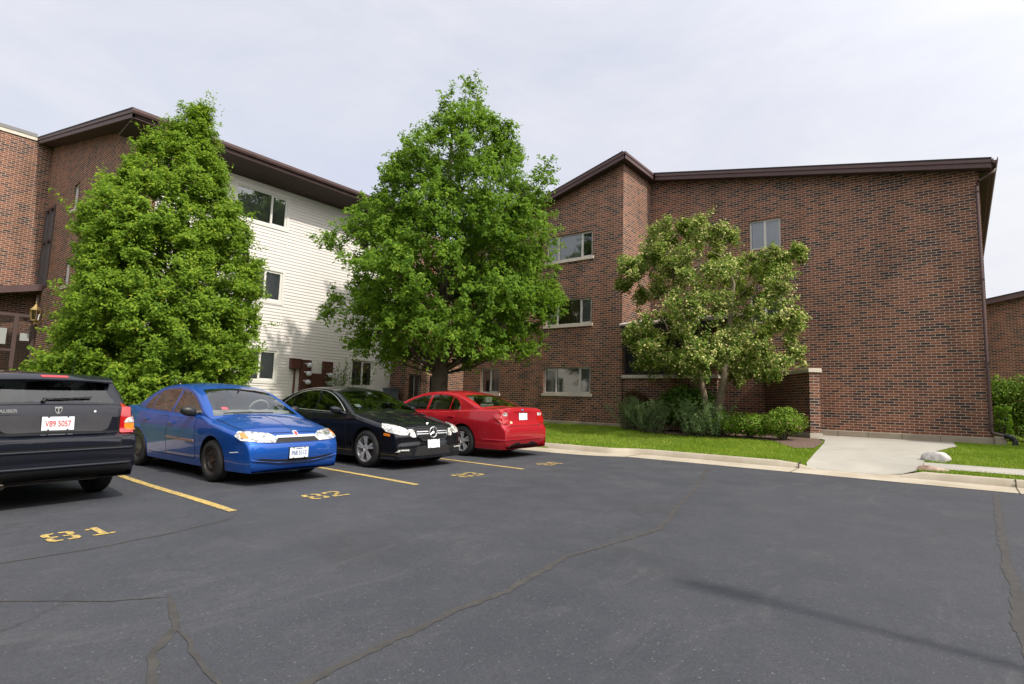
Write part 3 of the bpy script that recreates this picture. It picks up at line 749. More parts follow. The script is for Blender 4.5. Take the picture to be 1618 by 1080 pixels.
# roof with deep eave over the siding
mb = MB()
XE = -17.9
rake(mb, (-30.2, zrA(-30.2)), (XE + .02, zrA(XE + .02)), YA - .52, 15.9)
mb.poly([(XE, YA - .5, 9.2), (XE, 15.9, 9.2), (-30, 15.9, 11.6), (-30, YA - .5, 11.6)])
mb.build('roof', M['shingle'], BL)
mb = MB()
board(mb, (-29.95, zrA(-29.95)), (XE, zrA(XE)), YA - .52, YA - .46, .05, .27, 0); board(mb, (-29.95, zrA(-29.95)), (XE + .01, zrA(XE + .01)), YA - .55, YA - .52, .05, .13, 0)
mb.box(XE - .04, XE, YA - .52, 15.9, 8.98, 9.20)
mb.build('fascia', M['fascia'], BL)
mb = MB(); mb.prism([(XE, 9.22), (XE, 9.11), (XE + .03, 9.09), (XE + .09, 9.09), (XE + .12, 9.15), (XE + .12, 9.23), (XE + .10, 9.23), (XE + .09, 9.16), (XE + .03, 9.16), (XE + .03, 9.22)], lambda x, z: (x, YA - .56, z), lambda x, z: (x, 15.9, z)); mb.build('gutter', M['fascia'], BL)
mb = MB(); mb.prism([(XS - .001, 8.77), (XE - .04, 8.98), (XE - .04, 9.02), (XS - .001, 8.81)], lambda x, z: (x, YA - .5, z), lambda x, z: (x, 15.5, z))
board(mb, (-29.9, zrA(-29.9)), (XE, zrA(XE)), YA - .46, YA - .002, .22, .25, 0); mb.build('soffit', M['soffit'], BL)
mb = MB(); mb.tube([(XE + .06, YA + .12, 9.1), (XE + .05, YA + .13, 8.95), (XE - .15, YA + .14, 8.75), (XS + .1, YA + .14, 8.55), (XS + .06, YA + .14, 8.3), (XS + .06, YA + .14, .5)], .055, 8); mb.build('downspout', M['fascia'], BL, smooth=40)
# entrance with sloping canopy under the brick wall
en = MB(); en.prism([(1.0, 4.36), (5.49, 5.42), (5.49, 5.16), (1.0, 4.06)], lambda y, z: (-28.32, y, z), lambda y, z: (-28.26, y, z))
ec = en.build('canopy', M['fascia'], BL)
mb = MB(); mb.prism([(1.0, 4.34), (5.49, 5.40), (5.49, 5.33), (1.0, 4.27)], lambda y, z: (-28.33, y, z), lambda y, z: (-29.28, y, z)); mb.build('canopy_roof', M['shingle'], ec)
mb = MB(); mb.box(-29.28, -29.26, .6, 5.47, .4, 5.0); mb.build('dark_brick', brick_mat('entrance_brick'), ec)
mb = MB()
mb.box(-28.6, -28.5, 1.0, 5.40, 4.06, 4.17); mb.box(-28.6, -28.5, 4.80, 4.93, .5, 4.06); mb.box(-28.6, -28.5, 2.6, 2.72, .5, 4.06); mb.box(-28.61, -28.49, 1.0, 4.80, 2.70, 2.78); mb.box(-28.6, -28.5, 5.38, 5.47, .5, 5.0)
mb.build('door_frame', M['brownframe'], ec)
mb = MB(); mb.box(-28.56, -28.55, 1.0, 5.38, .5, 4.06); mb.build('pane', M['glass'], ec)
for q in ((4.05, 4.62, 2.95, 3.56), (5.02, 5.30, 3.13, 3.42)): mb = MB(); mb.box(-28.48, -28.475, *q); mb.build('notice', M['paper'], ec)
# brass lantern
LN = thing('wall_lantern', 'brass wall lantern with clear glass beside the entrance canopy', 'lantern', (-27.95, 5.48, 4.1))
lx, ly = -27.95, 5.30
mb = MB(); mb.lathe([(0, .86), (.022, .84), (.03, .80), (.012, .77), (.035, .74), (.06, .68), (.17, .56), (.20, .53), (.20, .50), (0, .50)], (lx, ly, 3.8), n=6); mb.lathe([(0, -.06), (.02, -.05), (.03, 0), (.012, .04), (.06, .08), (.13, .11), (.13, .14), (0, .14)], (lx, ly, 3.8), n=6)
for k in range(6):
    t_ = k * math.pi / 3; mb.tube([(lx + .12 * math.cos(t_), ly + .12 * math.sin(t_), 3.93), (lx + .175 * math.cos(t_), ly + .175 * math.sin(t_), 4.31)], .011, 5)
mb.build('lantern_cage', M['brass'], LN, smooth=40)
mb = MB(); mb.lathe([(.11, .14), (.165, .50)], (lx, ly, 3.8), n=6); mb.build('lantern_glass', glass_mat('lantern_glass', (.9, .88, .82), 1.5), LN)
mb = MB(); mb.tube([(lx, ly, 3.86), (lx + .08, ly + .08, 3.78), (lx + .2, ly + .17, 3.88), (lx + .22, ly + .19, 3.98)], .016, 7); mb.lathe([(0, .0), (.05, .0), (.05, .02), (.02, .05)], (lx + .22, ly + .17, 3.95), axis='y', n=12); mb.build('bracket', M['brass'], LN, smooth=40)

# ---- meters on the siding ---------------------------------------------------------------------------
x0 = XS + .025
MT = thing('electric_meter_bank', 'brown electric meter panels with round glass meters on the white siding', 'electric meters', (x0, 11.6, 1.2))
mb = MB(); mb.box(x0, x0 + .14, 11.27, 11.68, 1.0, 2.66); mb.box(x0, x0 + .16, 11.685, 12.18, 1.0, 2.18); mb.box(x0, x0 + .14, 12.19, 12.60, 1.0, 2.66); mb.build('cabinet', M['meter_box'], MT, bevel=.012)
mm_ = [(11.57, 2.47), (11.56, 2.16), (11.54, 1.84), (12.48, 2.15), (12.46, 1.83)]
gm = mat('meter_glass', (.55, .56, .60), .12, spec=.8)
mb0 = None
for y, z in mm_:
    mb = MB(); mb.lathe([(.095, 0), (.095, .05), (.085, .06), (.08, .12), (.06, .15), (0, .16)], (x0 + .14, y, z), axis='x', n=16); m_ = mb.build('meter', gm, MT, smooth=40)
    mb = MB(); mb.box(x0 + .14, x0 + .17, y - .17, y - .11, z + .03, z + .07); mb.build('meter_tag', M['trim'], m_)
JB = thing('junction_box', 'small brown electrical box with conduit left of the meter panels', 'electrical box', (x0, 11.03, 2.3))
mb = MB(); mb.box(x0, x0 + .17, 10.85, 11.22, 2.30, 2.67); mb.box(x0, x0 + .19, 10.84, 11.23, 2.64, 2.68); mb.build('cabinet', M['meter_box'], JB, bevel=.01)
mb = MB(); mb.tube([(x0 + .07, 11.05, 2.31), (x0 + .07, 11.05, .5)], .035, 10); mb.build('conduit', M['meter_box'], JB, smooth=40)
UB = thing('utility_box', 'grey utility cabinet at the corner where siding meets brick', 'utility box', (-18.3, 15.05, .45))
mb = MB(); mb.box(-18.6, -18.1, 14.86, 15.28, .45, 1.72); mb.build('cabinet', noisy('grey_paint', (.10, .11, .14), (.13, .14, .17), 4., .6, .05), UB, bevel=.02)
mb = MB(); mb.box(-18.63, -18.07, 14.83, 15.31, 1.72, 1.77); mb.box(-18.099, -18.09, 14.9, 15.24, .6, 1.6); mb.build('lid', bpy.data.materials['grey_paint'], UB)

# ---- far building on the right ---------------------------------------------------------------------------
BF = thing('apartment_building', 'distant brick building with sloping roofline beyond the hedge at the right edge', 'building', (3, 38, .5))
mb = MB(); zf = lambda x: 7.42 + (x - 1.35) * .20
wall(mb, 'y', 38., -3, 14, .4, lambda u: zf(u) - .15); mb.poly([(-3, 38, .4), (-3, 50, .4), (-3, 50, 6.3), (-3, 38, 6.3)]); mb.build('brick_wall', M['brick'], BF)
mb = MB(); rake(mb, (-3.3, zf(-3.3)), (14, zf(14)), 37.6, 50.); mb.build('roof', M['shingle'], BF)
mb = MB(); board(mb, (-3.3, zf(-3.3)), (14, zf(14)), 37.58, 37.64, .05, .28, 0); mb.build('fascia', M['fascia'], BF)
mb = MB(); mb.prism([(37.64, 0), (37.99, 0), (37.99, .03), (37.64, .03)], lambda y, z: (-3.3, y, zf(-3.3) - .26 + z), lambda y, z: (14, y, zf(14) - .26 + z)); mb.build('soffit', M['soffit'], BF)

# ---- lamp post just outside the picture; its shadow falls across the asphalt ------------------------------
LP = thing('lamp_post', 'tall grey parking lot lamp post whose shadow crosses the asphalt', 'lamp post', (2.95, 3.84, .05))
mb = MB(); mb.lathe([(.18, 0), (.18, .5), (.055, .52), (.05, 4.45), (0, 4.46)], (2.95, 3.84, 0), n=16); mb.build('pole', M['darkframe'], LP, smooth=40)
mb = MB(); mb.box(2.3, 2.85, 3.75, 3.97, 4.40, 4.55); mb.tube([(2.85, 3.85, 4.46), (2.97, 3.84, 4.40)], .03, 8); mb.build('lamp_head', M['darkframe'], LP, bevel=.02)

# ---- boulders ------------------------------------------------------------------------------------------------
def boulder(name, c, s, seed, lab, material):
    bm = bmesh.new(); bmesh.ops.create_icosphere(bm, subdivisions=4, radius=1.); r2 = random.Random(seed); pl = [(Vector((r2.gauss(0, 1), r2.gauss(0, 1), r2.gauss(0, 1))).normalized(), r2.uniform(.72, .95)) for _ in range(12)]
    for v_ in bm.verts:
        n = v_.co.normalized(); k = 1.
        for q, d in pl:
            dd = n.dot(q)
            if dd > d: k = min(k, d / dd)
        v_.co = Vector((n.x * s[0], n.y * s[1], n.z * s[2])) * (k * (1 + .03 * math.sin(n.x * 9 + seed) * math.cos(n.y * 7)))
    me = bpy.data.meshes.new(name); bm.to_mesh(me); bm.free(); me.materials.append(material)
    me.polygons.foreach_set('use_smooth', [True] * len(me.polygons)); me.set_sharp_from_angle(angle=R_(32))
    o = link(bpy.data.objects.new(name, me)); o.location = c; tag(o, lab, 'boulder'); return o
boulder('boulder', (-.44, 15.15, .42), (.27, .22, .17), 3, 'rounded pale grey boulder at the corner of lawn and walk', noisy('pale_rock', (.34, .31, .30), (.52, .49, .48), 4., .85, .5, 30., bdist=.02))
o = boulder('boulder', (-.43, 13.3, .32), (.27, .15, .09), 8, 'flat reddish brown rock beside the kerb and sidewalk', noisy('red_rock', (.20, .10, .075), (.46, .36, .29), 3.5, .85, .6, 25., bdist=.02)); o.rotation_euler = (0, .1, .3)

# ---- the block across the lot, behind the camera; the cars and windows mirror it
BO = thing('apartment_building', 'long brick block across the lot mirrored in the car paint', 'building', (24, 0, 0))
mb = MB(); wh_ = [(y, y + 2., z, z + 1.2) for y in range(-34, 30, 5) for z in (1.4, 4.2, 7.)]
P2 = MB(); wall(P2, 'x', 24., -38, 34, -.6, lambda u: 9.2, wh_); P2.v = [(48 - x, y, z) for x, y, z in P2.v]; P2.build('brick_wall', M['brick'], BO)
mb.box(24.4, 24.5, -38, 34, -.6, 9.1); mb.build('windows_backing', M['screen'], BO)
mb = MB(); mb.box(23.2, 36, -39, 35, 9.2, 9.5); mb.build('roof', M['shingle'], BO)
# ------------------------------------------------------------------ cars
def paint(name, c, flake=0., rough=.28, coat=1., metal=.0):
    m = mat(name, c, rough, metal, .02, coat, .015); t = NT(m); v = t.coord()
    n = t.noise(v, 3., 5, .6); g = t.noise(v, 900., 2)
    lighter = tuple(min(1, x * (1 + flake) + .004) for x in c)
    t.base(t.mix(t.ramp(g, [(.4, 0.), (.6, 1.)]), c, lighter))
    t.link(t.ramp(n, [(.3, rough - .03), (.7, rough + .12)]), t.b.inputs['Roughness'])
    return m
M['p_blue'] = paint('metallic_blue_paint', (.010, .072, .33), .35, .32, 1., .45)
M['p_red'] = paint('red_paint', (.33, .010, .018), .25, .30, 1., .15)
M['p_black'] = paint('black_paint', (.004, .0045, .007), .3, .45, 1.)
M['p_navy'] = paint('dark_navy_paint', (.005, .006, .011), .5, .45, 1.)
M['tyre'] = noisy('tyre_rubber', (.012, .012, .013), (.026, .025, .024), 9., .85, .2, 120.)
M['alloy'] = mat('alloy_rim', (.52, .52, .53), .35, metal=.35)
M['steelrim'] = noisy('black_steel_rim', (.02, .02, .02), (.075, .055, .045), 10., .5, .1)
M['rust'] = noisy('rusty_hub', (.10, .045, .025), (.05, .03, .02), 30., .8, .2)
M['chrome'] = mat('chrome', (.80, .80, .81), .22, metal=.75)
M['plas'] = mat('black_trim_plastic', (.012, .012, .013), .42)
M['floor_g'] = mat('grey_cabin', (.16, .16, .155), .9)
M['gap'] = mat('panel_gap', (.002, .002, .002), .9)
M['lamp_clear'] = mat('clear_lamp_lens', (.40, .40, .38), .10, spec=.8, coat=1.)
_t = NT(M['lamp_clear']); _v = _t.add('ShaderNodeTexVoronoi'); _v.inputs['Scale'].default_value = 26.; _t.link(_t.coord(), _v.inputs['Vector'])
_s = _t.add('ShaderNodeSeparateColor'); _t.link(_v.outputs['Color'], _s.inputs[0]); _t.base(_t.ramp(_s.outputs[0], [(.1, (.20, .20, .20)), (.5, (.46, .46, .44)), (.9, (.72, .72, .69))]))
M['lamp_refl'] = mat('lamp_reflector', (.75, .76, .78), .18, metal=.9)
M['amber'] = mat('amber_lens', (.85, .22, .02), .15, spec=.8, coat=1.)
M['redlens'] = mat('red_lens', (.40, .005, .006), .12, spec=.8, coat=1.)
M['plate'] = mat('plate_white', (.74, .77, .80), .45)
M['plate_red'] = mat('plate_red_ink', (.50, .05, .05), .5)
M['plate_blue'] = mat('plate_blue_ink', (.10, .14, .32), .5)
M['seat'] = noisy('seat_cloth', (.13, .13, .135), (.18, .18, .18), 20., .95, .1)
M['seat_d'] = noisy('dark_seat', (.022, .022, .024), (.035, .035, .035), 20., .8, .1)
M['seat_b'] = noisy('beige_seat', (.36, .34, .29), (.42, .40, .34), 20., .9, .1)
M['mesh'] = noisy('grille_mesh', (.006, .006, .006), (.03, .03, .03), 90., .6, .6, 90.)

def lerp_tab(tab, x):
    if (tab[0][0] > tab[-1][0]): tab = tab[::-1]
    xs_ = [p[0] for p in tab]; return float(np.interp(x, xs_, [p[1] for p in tab]))
def catmull(pts, n):
    P = [np.array(p, float) for p in pts]; P = [2 * P[0] - P[1]] + P + [2 * P[-1] - P[-2]]; out = []
    for i in range(1, len(P) - 2):
        for k in range(n):
            t_ = k / n; a, b_, c, d = P[i - 1:i + 3]
            out.append(.5 * (2 * b_ + (c - a) * t_ + (2 * a - 5 * b_ + 4 * c - d) * t_ ** 2 + (3 * b_ - a - 3 * c + d) * t_ ** 3))
    return out + [P[-2]]
def smooth_tab(pts, n=6):
    """x-monotone smooth table"""
    q = catmull(pts, n); return [(float(p[0]), float(p[1])) for p in q]

class Car:
    def __init__(s, root, p): s.root = root; s.p = p; root.rotation_euler[0] = TILT * math.cos(root.rotation_euler[2]); s.build()
    def warp(s, x, y):
        p = s.p; hm = p['W']; k = (abs(y) / hm) ** 3.1
        f = sstep(.2, p['nose'], x); r = sstep(-.4, p['tail'], x) if False else sstep(.4, -p['tail'], -x)
        return x - p['bowf'] * f ** 1.3 * k + p['bowr'] * r ** 1.3 * k
    def hw(s, x): return lerp_tab(s.HW, x)
    def S(s, z): return lerp_tab(s.p['S'], z)
    def build(s):
        p = s.p; s.HW = smooth_tab(sorted(p['hw'])); top = catmull(p['top'], 7)
        rows = []; zb = p['zb']
        for q in top:
            x, zt = float(q[0]), float(q[1]); h = s.hw(x); cr = lerp_tab(p['crown'], x)
            ze = max(zt - cr, zb + .004); re = min(lerp_tab(p['edge'], x), (ze - zb) * .6)
            row = [(x, 0, zb), (x, h * s.S(zb) * .9, zb)]
            K = 11; z1 = ze - re
            for k in range(K + 1):
                z = zb + (z1 - zb) * (k / K); row.append((x, h * s.S(z), z))
            y1 = h * s.S(z1); rw = min(re * 1.5, y1 * .5)
            for k in range(1, 6):
                a = k / 5 * math.pi / 2; row.append((x, y1 - rw * (1 - math.cos(a)), z1 + re * math.sin(a)))
            y2 = y1 - rw
            for k in range(1, 9):
                y = y2 * (1 - k / 8); row.append((x, y, ze + (zt - ze) * (1 - (y / max(y2, 1e-6)) ** 2)))
            rows.append([(s.warp(a, b_), b_, c) for a, b_, c in row])
        mb = MB()
        full = [r + [(a, -b_, c) for a, b_, c in r[::-1][1:]] for r in rows]
        mb.grid(full)
        for r in (full[0][::-1], full[-1]):       # close both ends
            n = len(r); half = n // 2
            for k in range(half): mb.poly([r[k], r[k + 1], r[n - 2 - k], r[n - 1 - k]])
        me = bpy.data.meshes.new('b'); me.from_pydata(mb.v, [], mb.f); bm = bmesh.new(); bm.from_mesh(me)
        bmesh.ops.remove_doubles(bm, verts=bm.verts, dist=2e-4); bmesh.ops.dissolve_degenerate(bm, edges=bm.edges, dist=1e-5); bmesh.ops.recalc_face_normals(bm, faces=bm.faces)
        s.bvh_low = BVHTree.FromBMesh(bm); bm.to_mesh(me); bm.free()
        # wheel arches
        me.materials.append(p['paint']); me.materials.append(M['plas'])
        body = bpy.data.objects.new('tmp', me); COL.objects.link(body)
        cut = bpy.data.meshes.new('c'); cb = bmesh.new()
        for x in (p['xf'], p['xr']):
            for sgn in (1, -1):
                r = p['ra']; d = bmesh.ops.create_cone(cb, cap_ends=True, segments=56, radius1=r, radius2=r, depth=.6)
                for v_ in d['verts']: v_.co = Vector((v_.co.x + x, v_.co.z + sgn * (p['W'] - .02 + .0), v_.co.y + p['rw'] + p.get('az', .0)))
        bmesh.ops.recalc_face_normals(cb, faces=cb.faces); cb.to_mesh(cut); cb.free()
        for m_ in me.materials: cut.materials.append(m_)
        for pl in cut.polygons: pl.material_index = 1
        co = bpy.data.objects.new('tmpc', cut); COL.objects.link(co)
        md = body.modifiers.new('b', 'BOOLEAN'); md.operation = 'DIFFERENCE'; md.object = co; md.solver = 'EXACT'
        dg = bpy.context.evaluated_depsgraph_get(); m2 = bpy.data.meshes.new_from_object(body.evaluated_get(dg))
        bpy.data.objects.remove(body); bpy.data.objects.remove(co)
        m2.name = 'body'
        # dark parts: arches and the cabin floor
        if True:
            m2.materials.clear(); m2.materials.append(p['paint']); m2.materials.append(M['plas'])
        m2.materials.append(p.get('floor', M['plas']))
        cab = (p['gh'][0][0] - .10, p['gh'][-1][0] + .10)
        for pl in m2.polygons:
            c = pl.center; dark = False
            for x in (p['xf'], p['xr']):
                rr = [math.hypot(m2.vertices[v_].co.x - x, m2.vertices[v_].co.z - p['rw'] - p.get('az', 0)) for v_ in pl.vertices]
                if max(rr) <= p['ra'] + .004: dark = True
            if pl.normal.z > .8 and cab[1] < c.x < cab[0] and abs(c.y) < p['W'] - .16 and c.z > p['belt0'] - .15: dark = True
            if pl.normal.z < -.8: dark = True
            pl.material_index = (2 if pl.normal.z > .8 else 1) if dark else 0
        m2.polygons.foreach_set('use_smooth', [True] * len(m2.polygons)); m2.set_sharp_from_angle(angle=R_(68))
        s.body = link(bpy.data.objects.new('body', m2), s.root)
        s.greenhouse()
    def greenhouse(s):
        p = s.p; rt = smooth_tab(p['gh'], 8); xs_ = [q[0] for q in rt]
        pil = p['pillars']; brk = [e for q in pil for e in q] + [p['ws'][0], p['ws'][1], p['bl'][0], p['bl'][1]]
        dlo_t = smooth_tab(sorted(p['dlo_top'])); dlo_b = sorted(p['dlo_bot']); x0d, x1d = dlo_t[0][0], dlo_t[-1][0]
        xs_ = sorted(set([x for x in xs_ if all(abs(x - b_) > .012 for b_ in brk)] + brk), reverse=True)
        zmax = max(q[1] for q in rt); R = []
        for x in xs_:
            zr = lerp_tab(rt, x); zbelt = lerp_tab(p['belt'], x); zb = zbelt - .06
            yb = s.hw(x) * s.S(zbelt) - p.get('inset', .025); yr = p['roofw']
            cr = p.get('rcrown', .035); ze = max(zr - cr, zb + .002); rc = min(.075, (ze - zb) * .5)
            def Y(z):
                f = max(0, (z - zbelt)) / (zmax - zbelt); return yb - (yb - yr) * f ** 1.12
            ins = x0d + .004 < x < x1d - .004
            zl = lerp_tab(dlo_b, x); zh = max(zl, lerp_tab(dlo_t, x)) if ins else zl
            zh = min(zh, ze - rc - .004); zl = min(zl, ze - rc - .006); zh = max(zh, zl)
            zl = max(zl, zb + .0005); zh = max(zh, zl)
            row = [(Y(zb), zb)] + [(Y(zl + (zh - zl) * k / 4), zl + (zh - zl) * k / 4) for k in range(5)]
            z1 = max(ze - rc, zh); row.append((Y(z1), z1)); y1 = Y(z1); rw = min(rc * 1.25, y1 * .4)
            for k in range(1, 6):
                a = k / 5 * math.pi / 2; row.append((y1 - rw * (1 - math.cos(a)), z1 + (ze - z1) * math.sin(a)))
            y2 = y1 - rw; pw = p.get('apw', .045); y3 = y2 - pw
            zt = lambda y: ze + (zr - ze) * (1 - (y / y2) ** 2)
            row += [(y3 * (1 - k / 7), zt(y3 * (1 - k / 7))) for k in range(8)]
            R.append([(s.warp(x, y), y, z) for y, z in row])
        # classify cells
        full = [r + [(a, -b_, c) for a, b_, c in r[::-1][1:]] for r in R]; n = len(R[0]); N = len(full[0])
        shell = MB(); G = {'windscreen': MB(), 'rear_window': MB()}; SG = {}
        allv = MB(); allv.grid(full)
        s.bvh_gh = BVHTree.FromPolygons([Vector(v_) for v_ in allv.v], allv.f)
        for i in range(len(full) - 1):
            xa, xb = xs_[i], xs_[i + 1]; xm = (xa + xb) / 2
            for j in range(N - 1):
                q = [full[i][j], full[i][j + 1], full[i + 1][j + 1], full[i + 1][j]]
                jj = j if j < n - 1 else N - 2 - j
                tgt = shell
                if 1 <= jj < 5 and x0d < xm < x1d and not any(min(a) < xm < max(a) for a in pil):
                    seg = sum(1 for a in pil if xm < min(a)); tgt = SG.setdefault((seg, j < n - 1), MB())
                elif jj >= 12 and p['ws'][1] < xm < p['ws'][0]: tgt = G['windscreen']
                elif jj >= 12 and p['bl'][1] < xm < p['bl'][0]: tgt = G['rear_window']
                if max((Vector(q[0]) - Vector(q[2])).length, (Vector(q[1]) - Vector(q[3])).length) < 1e-4: continue
                tgt.poly(q)
        def fin(mb, name, m_, parent, sm=40):
            o = mb.build(name, m_, parent, weld=True, local=True); bm = bmesh.new(); bm.from_mesh(o.data)
            bmesh.ops.dissolve_degenerate(bm, edges=bm.edges, dist=1e-5); bmesh.ops.recalc_face_normals(bm, faces=bm.faces); bm.to_mesh(o.data); bm.free()
            o.data.polygons.foreach_set('use_smooth', [True] * len(o.data.polygons)); o.data.set_sharp_from_angle(angle=R_(sm)); return o
        s.roof = fin(shell, 'roof', p['paint'], s.root)
        g = p.get('glass', M['autoglass'])
        s.ws = fin(G['windscreen'], 'windscreen', p.get('wsglass', g), s.root, 80); s.bl = fin(G['rear_window'], 'rear_window', g, s.root, 80)
        for k, mb in SG.items(): fin(mb, 'side_window', g, s.root, 80)
    # ---- projecting trim on to the shell
    def cast(s, axis, a, b_, which='both'):
        o, d = {'front': ((6, a, b_), (-1, 0, 0)), 'rear': ((-6, a, b_), (1, 0, 0)), 'left': ((a, 4, b_), (0, -1, 0)), 'right': ((a, -4, b_), (0, 1, 0)), 'top': ((a, b_, 4), (0, 0, -1))}[axis]
        hits = [t.ray_cast(Vector(o), Vector(d)) for t in ((s.bvh_low, s.bvh_gh) if which == 'both' else (s.bvh_low,) if which == 'low' else (s.bvh_gh,))]
        hits = [h for h in hits if h[0] is not None]
        if not hits: return None
        h = min(hits, key=lambda h: h[3]); n = h[1]
        if n.dot(Vector(d)) > 0: n = -n
        return h[0], n
    def patch(s, name, poly, axis, m_, off=.004, parent=None, step=.04, which='low', skirt=.006, mirror=False, label=None):
        bm = bmesh.new(); bm.faces.new([bm.verts.new((a, b_, 0)) for a, b_ in poly])
        for ax in (0, 1):
            lo, hi = min(q[ax] for q in poly), max(q[ax] for q in poly); k = max(1, round((hi - lo) / step))
            for i in range(1, k):
                no = [0, 0, 0]; no[ax] = 1; c = [0, 0, 0]; c[ax] = lo + (hi - lo) * i / k
                bmesh.ops.bisect_plane(bm, geom=bm.verts[:] + bm.edges[:] + bm.faces[:], plane_co=c, plane_no=no)
        bmesh.ops.remove_doubles(bm, verts=bm.verts, dist=1e-4)
        bad = []; nor = {}; bm.verts.ensure_lookup_table()
        for v_ in bm.verts:
            h = s.cast(axis, v_.co.x, v_.co.y, which)
            if h is None: bad.append(v_); continue
            nor[v_] = h[1]; v_.co = h[0] + h[1] * off
        if bad: bmesh.ops.delete(bm, geom=bad, context='VERTS')
        ed = [e for e in bm.edges if len(e.link_faces) == 1]
        r = bmesh.ops.extrude_edge_only(bm, edges=ed); nv = [g for g in r['geom'] if isinstance(g, bmesh.types.BMVert)]
        src = {}
        for v_ in nv:
            best = min((w_ for w_ in nor if w_.is_valid), key=lambda w_: (w_.co - v_.co).length_squared); src[v_] = nor[best]
        for v_ in nv: v_.co -= src[v_] * (off + skirt)
        bmesh.ops.recalc_face_normals(bm, faces=bm.faces)
        me = bpy.data.meshes.new(name); bm.to_mesh(me); bm.free(); me.materials.append(m_)
        me.polygons.foreach_set('use_smooth', [True] * len(me.polygons)); me.set_sharp_from_angle(angle=R_(35))
        o = link(bpy.data.objects.new(name, me), parent or s.root)
        if label: o['label'] = label
        if mirror:
            if axis in ('front', 'rear', 'top'): s.patch(name, [((-a, b_) if axis != 'top' else (a, -b_)) for a, b_ in poly][::-1], axis, m_, off, parent, step, which, skirt)
            else: s.patch(name, poly, 'left' if axis == 'right' else 'right', m_, off, parent, step, which, skirt)
        return o
    def panel(s, name, poly, axis, mirror=False, step=.06, g=.011, **k):
        """body panel with its shut line"""
        cx = sum(q[0] for q in poly) / len(poly); cy = sum(q[1] for q in poly) / len(poly)
        big = grow(poly, g)
        o = s.patch(name, poly, axis, s.p['paint'], .0045, None, step, skirt=.004, **k)
        s.patch('shut_line', big, axis, M['gap'], .0015, o, step, skirt=.002)
        if mirror: s.panel(name, poly, {'left': 'right', 'right': 'left'}[axis], False, step, g, **k)
        return o
    def at(s, axis, a, b_, off=0., which='low'):
        h = s.cast(axis, a, b_, which); return h[0] + h[1] * off, h[1]
    def wheels(s, rim):
        p = s.p
        for x in (p['xf'], p['xr']):
            for sgn in (1, -1): wheel(s.root, x, sgn, p, rim)
    def mirrors(s, x, z, m_, size=(.07, .12, .075)):
        for sgn in (1, -1):
            y = s.hw(x) * s.S(z) - .05; mb = MB(); n = 14; pts = []
            for i in range(9):
                t_ = i / 8; yy = y + .05 + t_ * size[1] * 1.7; f = math.sin(math.pi * min(1, .12 + t_ * .83)) ** .45
                ring = []
                for q in range(n):
                    a = 2 * math.pi * q / n; cx, cz = math.cos(a), math.sin(a)
                    ring.append((x - .03 * t_ + (abs(cx) ** .7 * (1 if cx > 0 else -1)) * size[0] * f * (1 if cx > 0 else .45), sgn * yy, z + .03 * t_ + (abs(cz) ** .8 * (1 if cz > 0 else -1)) * size[2] * f))
                pts.append(ring + [ring[0]])
            mb.grid(pts); mb.poly(pts[0][:-1]); mb.poly(pts[-1][:-1])
            o = mb.build('door_mirror', m_, s.root, smooth=50, weld=True, local=True)
            mb = MB(); mb.box(x - .03, x + .03, sgn * (y - .04), sgn * (y + .09), z - .035, z - .005); mb.build('mirror_arm', M['plas'], o, bevel=.008, local=True)
            mb = MB(); yc = y + .05 + size[1] * .85; mb.poly([(x - .055, sgn * (yc - size[1] * .7), z - .035), (x - .055, sgn * (yc + size[1] * .65), z - .02), (x - .06, sgn * (yc + size[1] * .65), z + .065), (x - .06, sgn * (yc - size[1] * .7), z + .05)]); mb.build('mirror_glass', M['chrome'], o, local=True)
    def seats(s, m_, xf=.0, xr=-.85, zt=1.18, w=.24):
        b0 = s.p['belt0']
        for nm, xx, yy in (('front_seat', xf, .36), ('front_seat', xf, -.36), ('rear_seat', xr, .34), ('rear_seat', xr, -.34)):
            mb = MB(); zt_ = zt if nm == 'front_seat' else zt - .06
            mb.prism([(xx + .02, b0 - .06), (xx - .09, b0 - .06), (xx - .20, zt_), (xx - .13, zt_)], lambda x, z: (x, yy - w, z), lambda x, z: (x, yy + w, z))
            o = mb.build(nm, m_, s.root, bevel=.03, local=True)
            mb = MB(); mb.box(xx - .225, xx - .135, yy - .12, yy + .12, zt_ + .03, zt_ + .17); mb.box(xx - .19, xx - .175, yy - .05, yy - .03, zt_ - .02, zt_ + .05); mb.box(xx - .19, xx - .175, yy + .03, yy + .05, zt_ - .02, zt_ + .05)
            mb.build('headrest', m_, o, bevel=.022, local=True)
    def dash(s, m_, x, z, sw=True):
        mb = MB(); W_ = s.p['W'] - .2; mb.prism([(x + .28, z - .08), (x - .12, z - .08), (x - .12, z - .02), (x + .0, z + .035), (x + .28, z + .02)], lambda a, b_: (a, -W_, b_), lambda a, b_: (a, W_, b_)); mb.build('dashboard', m_, s.root, bevel=.015, local=True)
        mb = MB(); c = Vector((x - .20, .36, z + .03)); P_ = []
        for k in range(25):
            a = 2 * math.pi * k / 24; P_.append(c + Vector((math.sin(a) * .075, math.cos(a) * .18, math.sin(a) * .165)))
        mb.tube(P_, .015, 8, False); mb.tube([c + Vector((0, -.17, 0)), c + Vector((.02, 0, -.02)), c + Vector((0, .17, 0))], .016, 6); mb.build('steering_wheel', m_, s.root, smooth=60, local=True)
        mb = MB(); zr = max(q[1] for q in s.p['gh']); xm = s.p['ws'][1] + .14; mb.box(xm - .02, xm + .02, -.12, .12, zr - .22, zr - .155); mb.box(xm - .01, xm + .01, -.015, .015, zr - .17, zr - .09); mb.build('rear_view_mirror', M['plas'], s.root, bevel=.008, local=True)
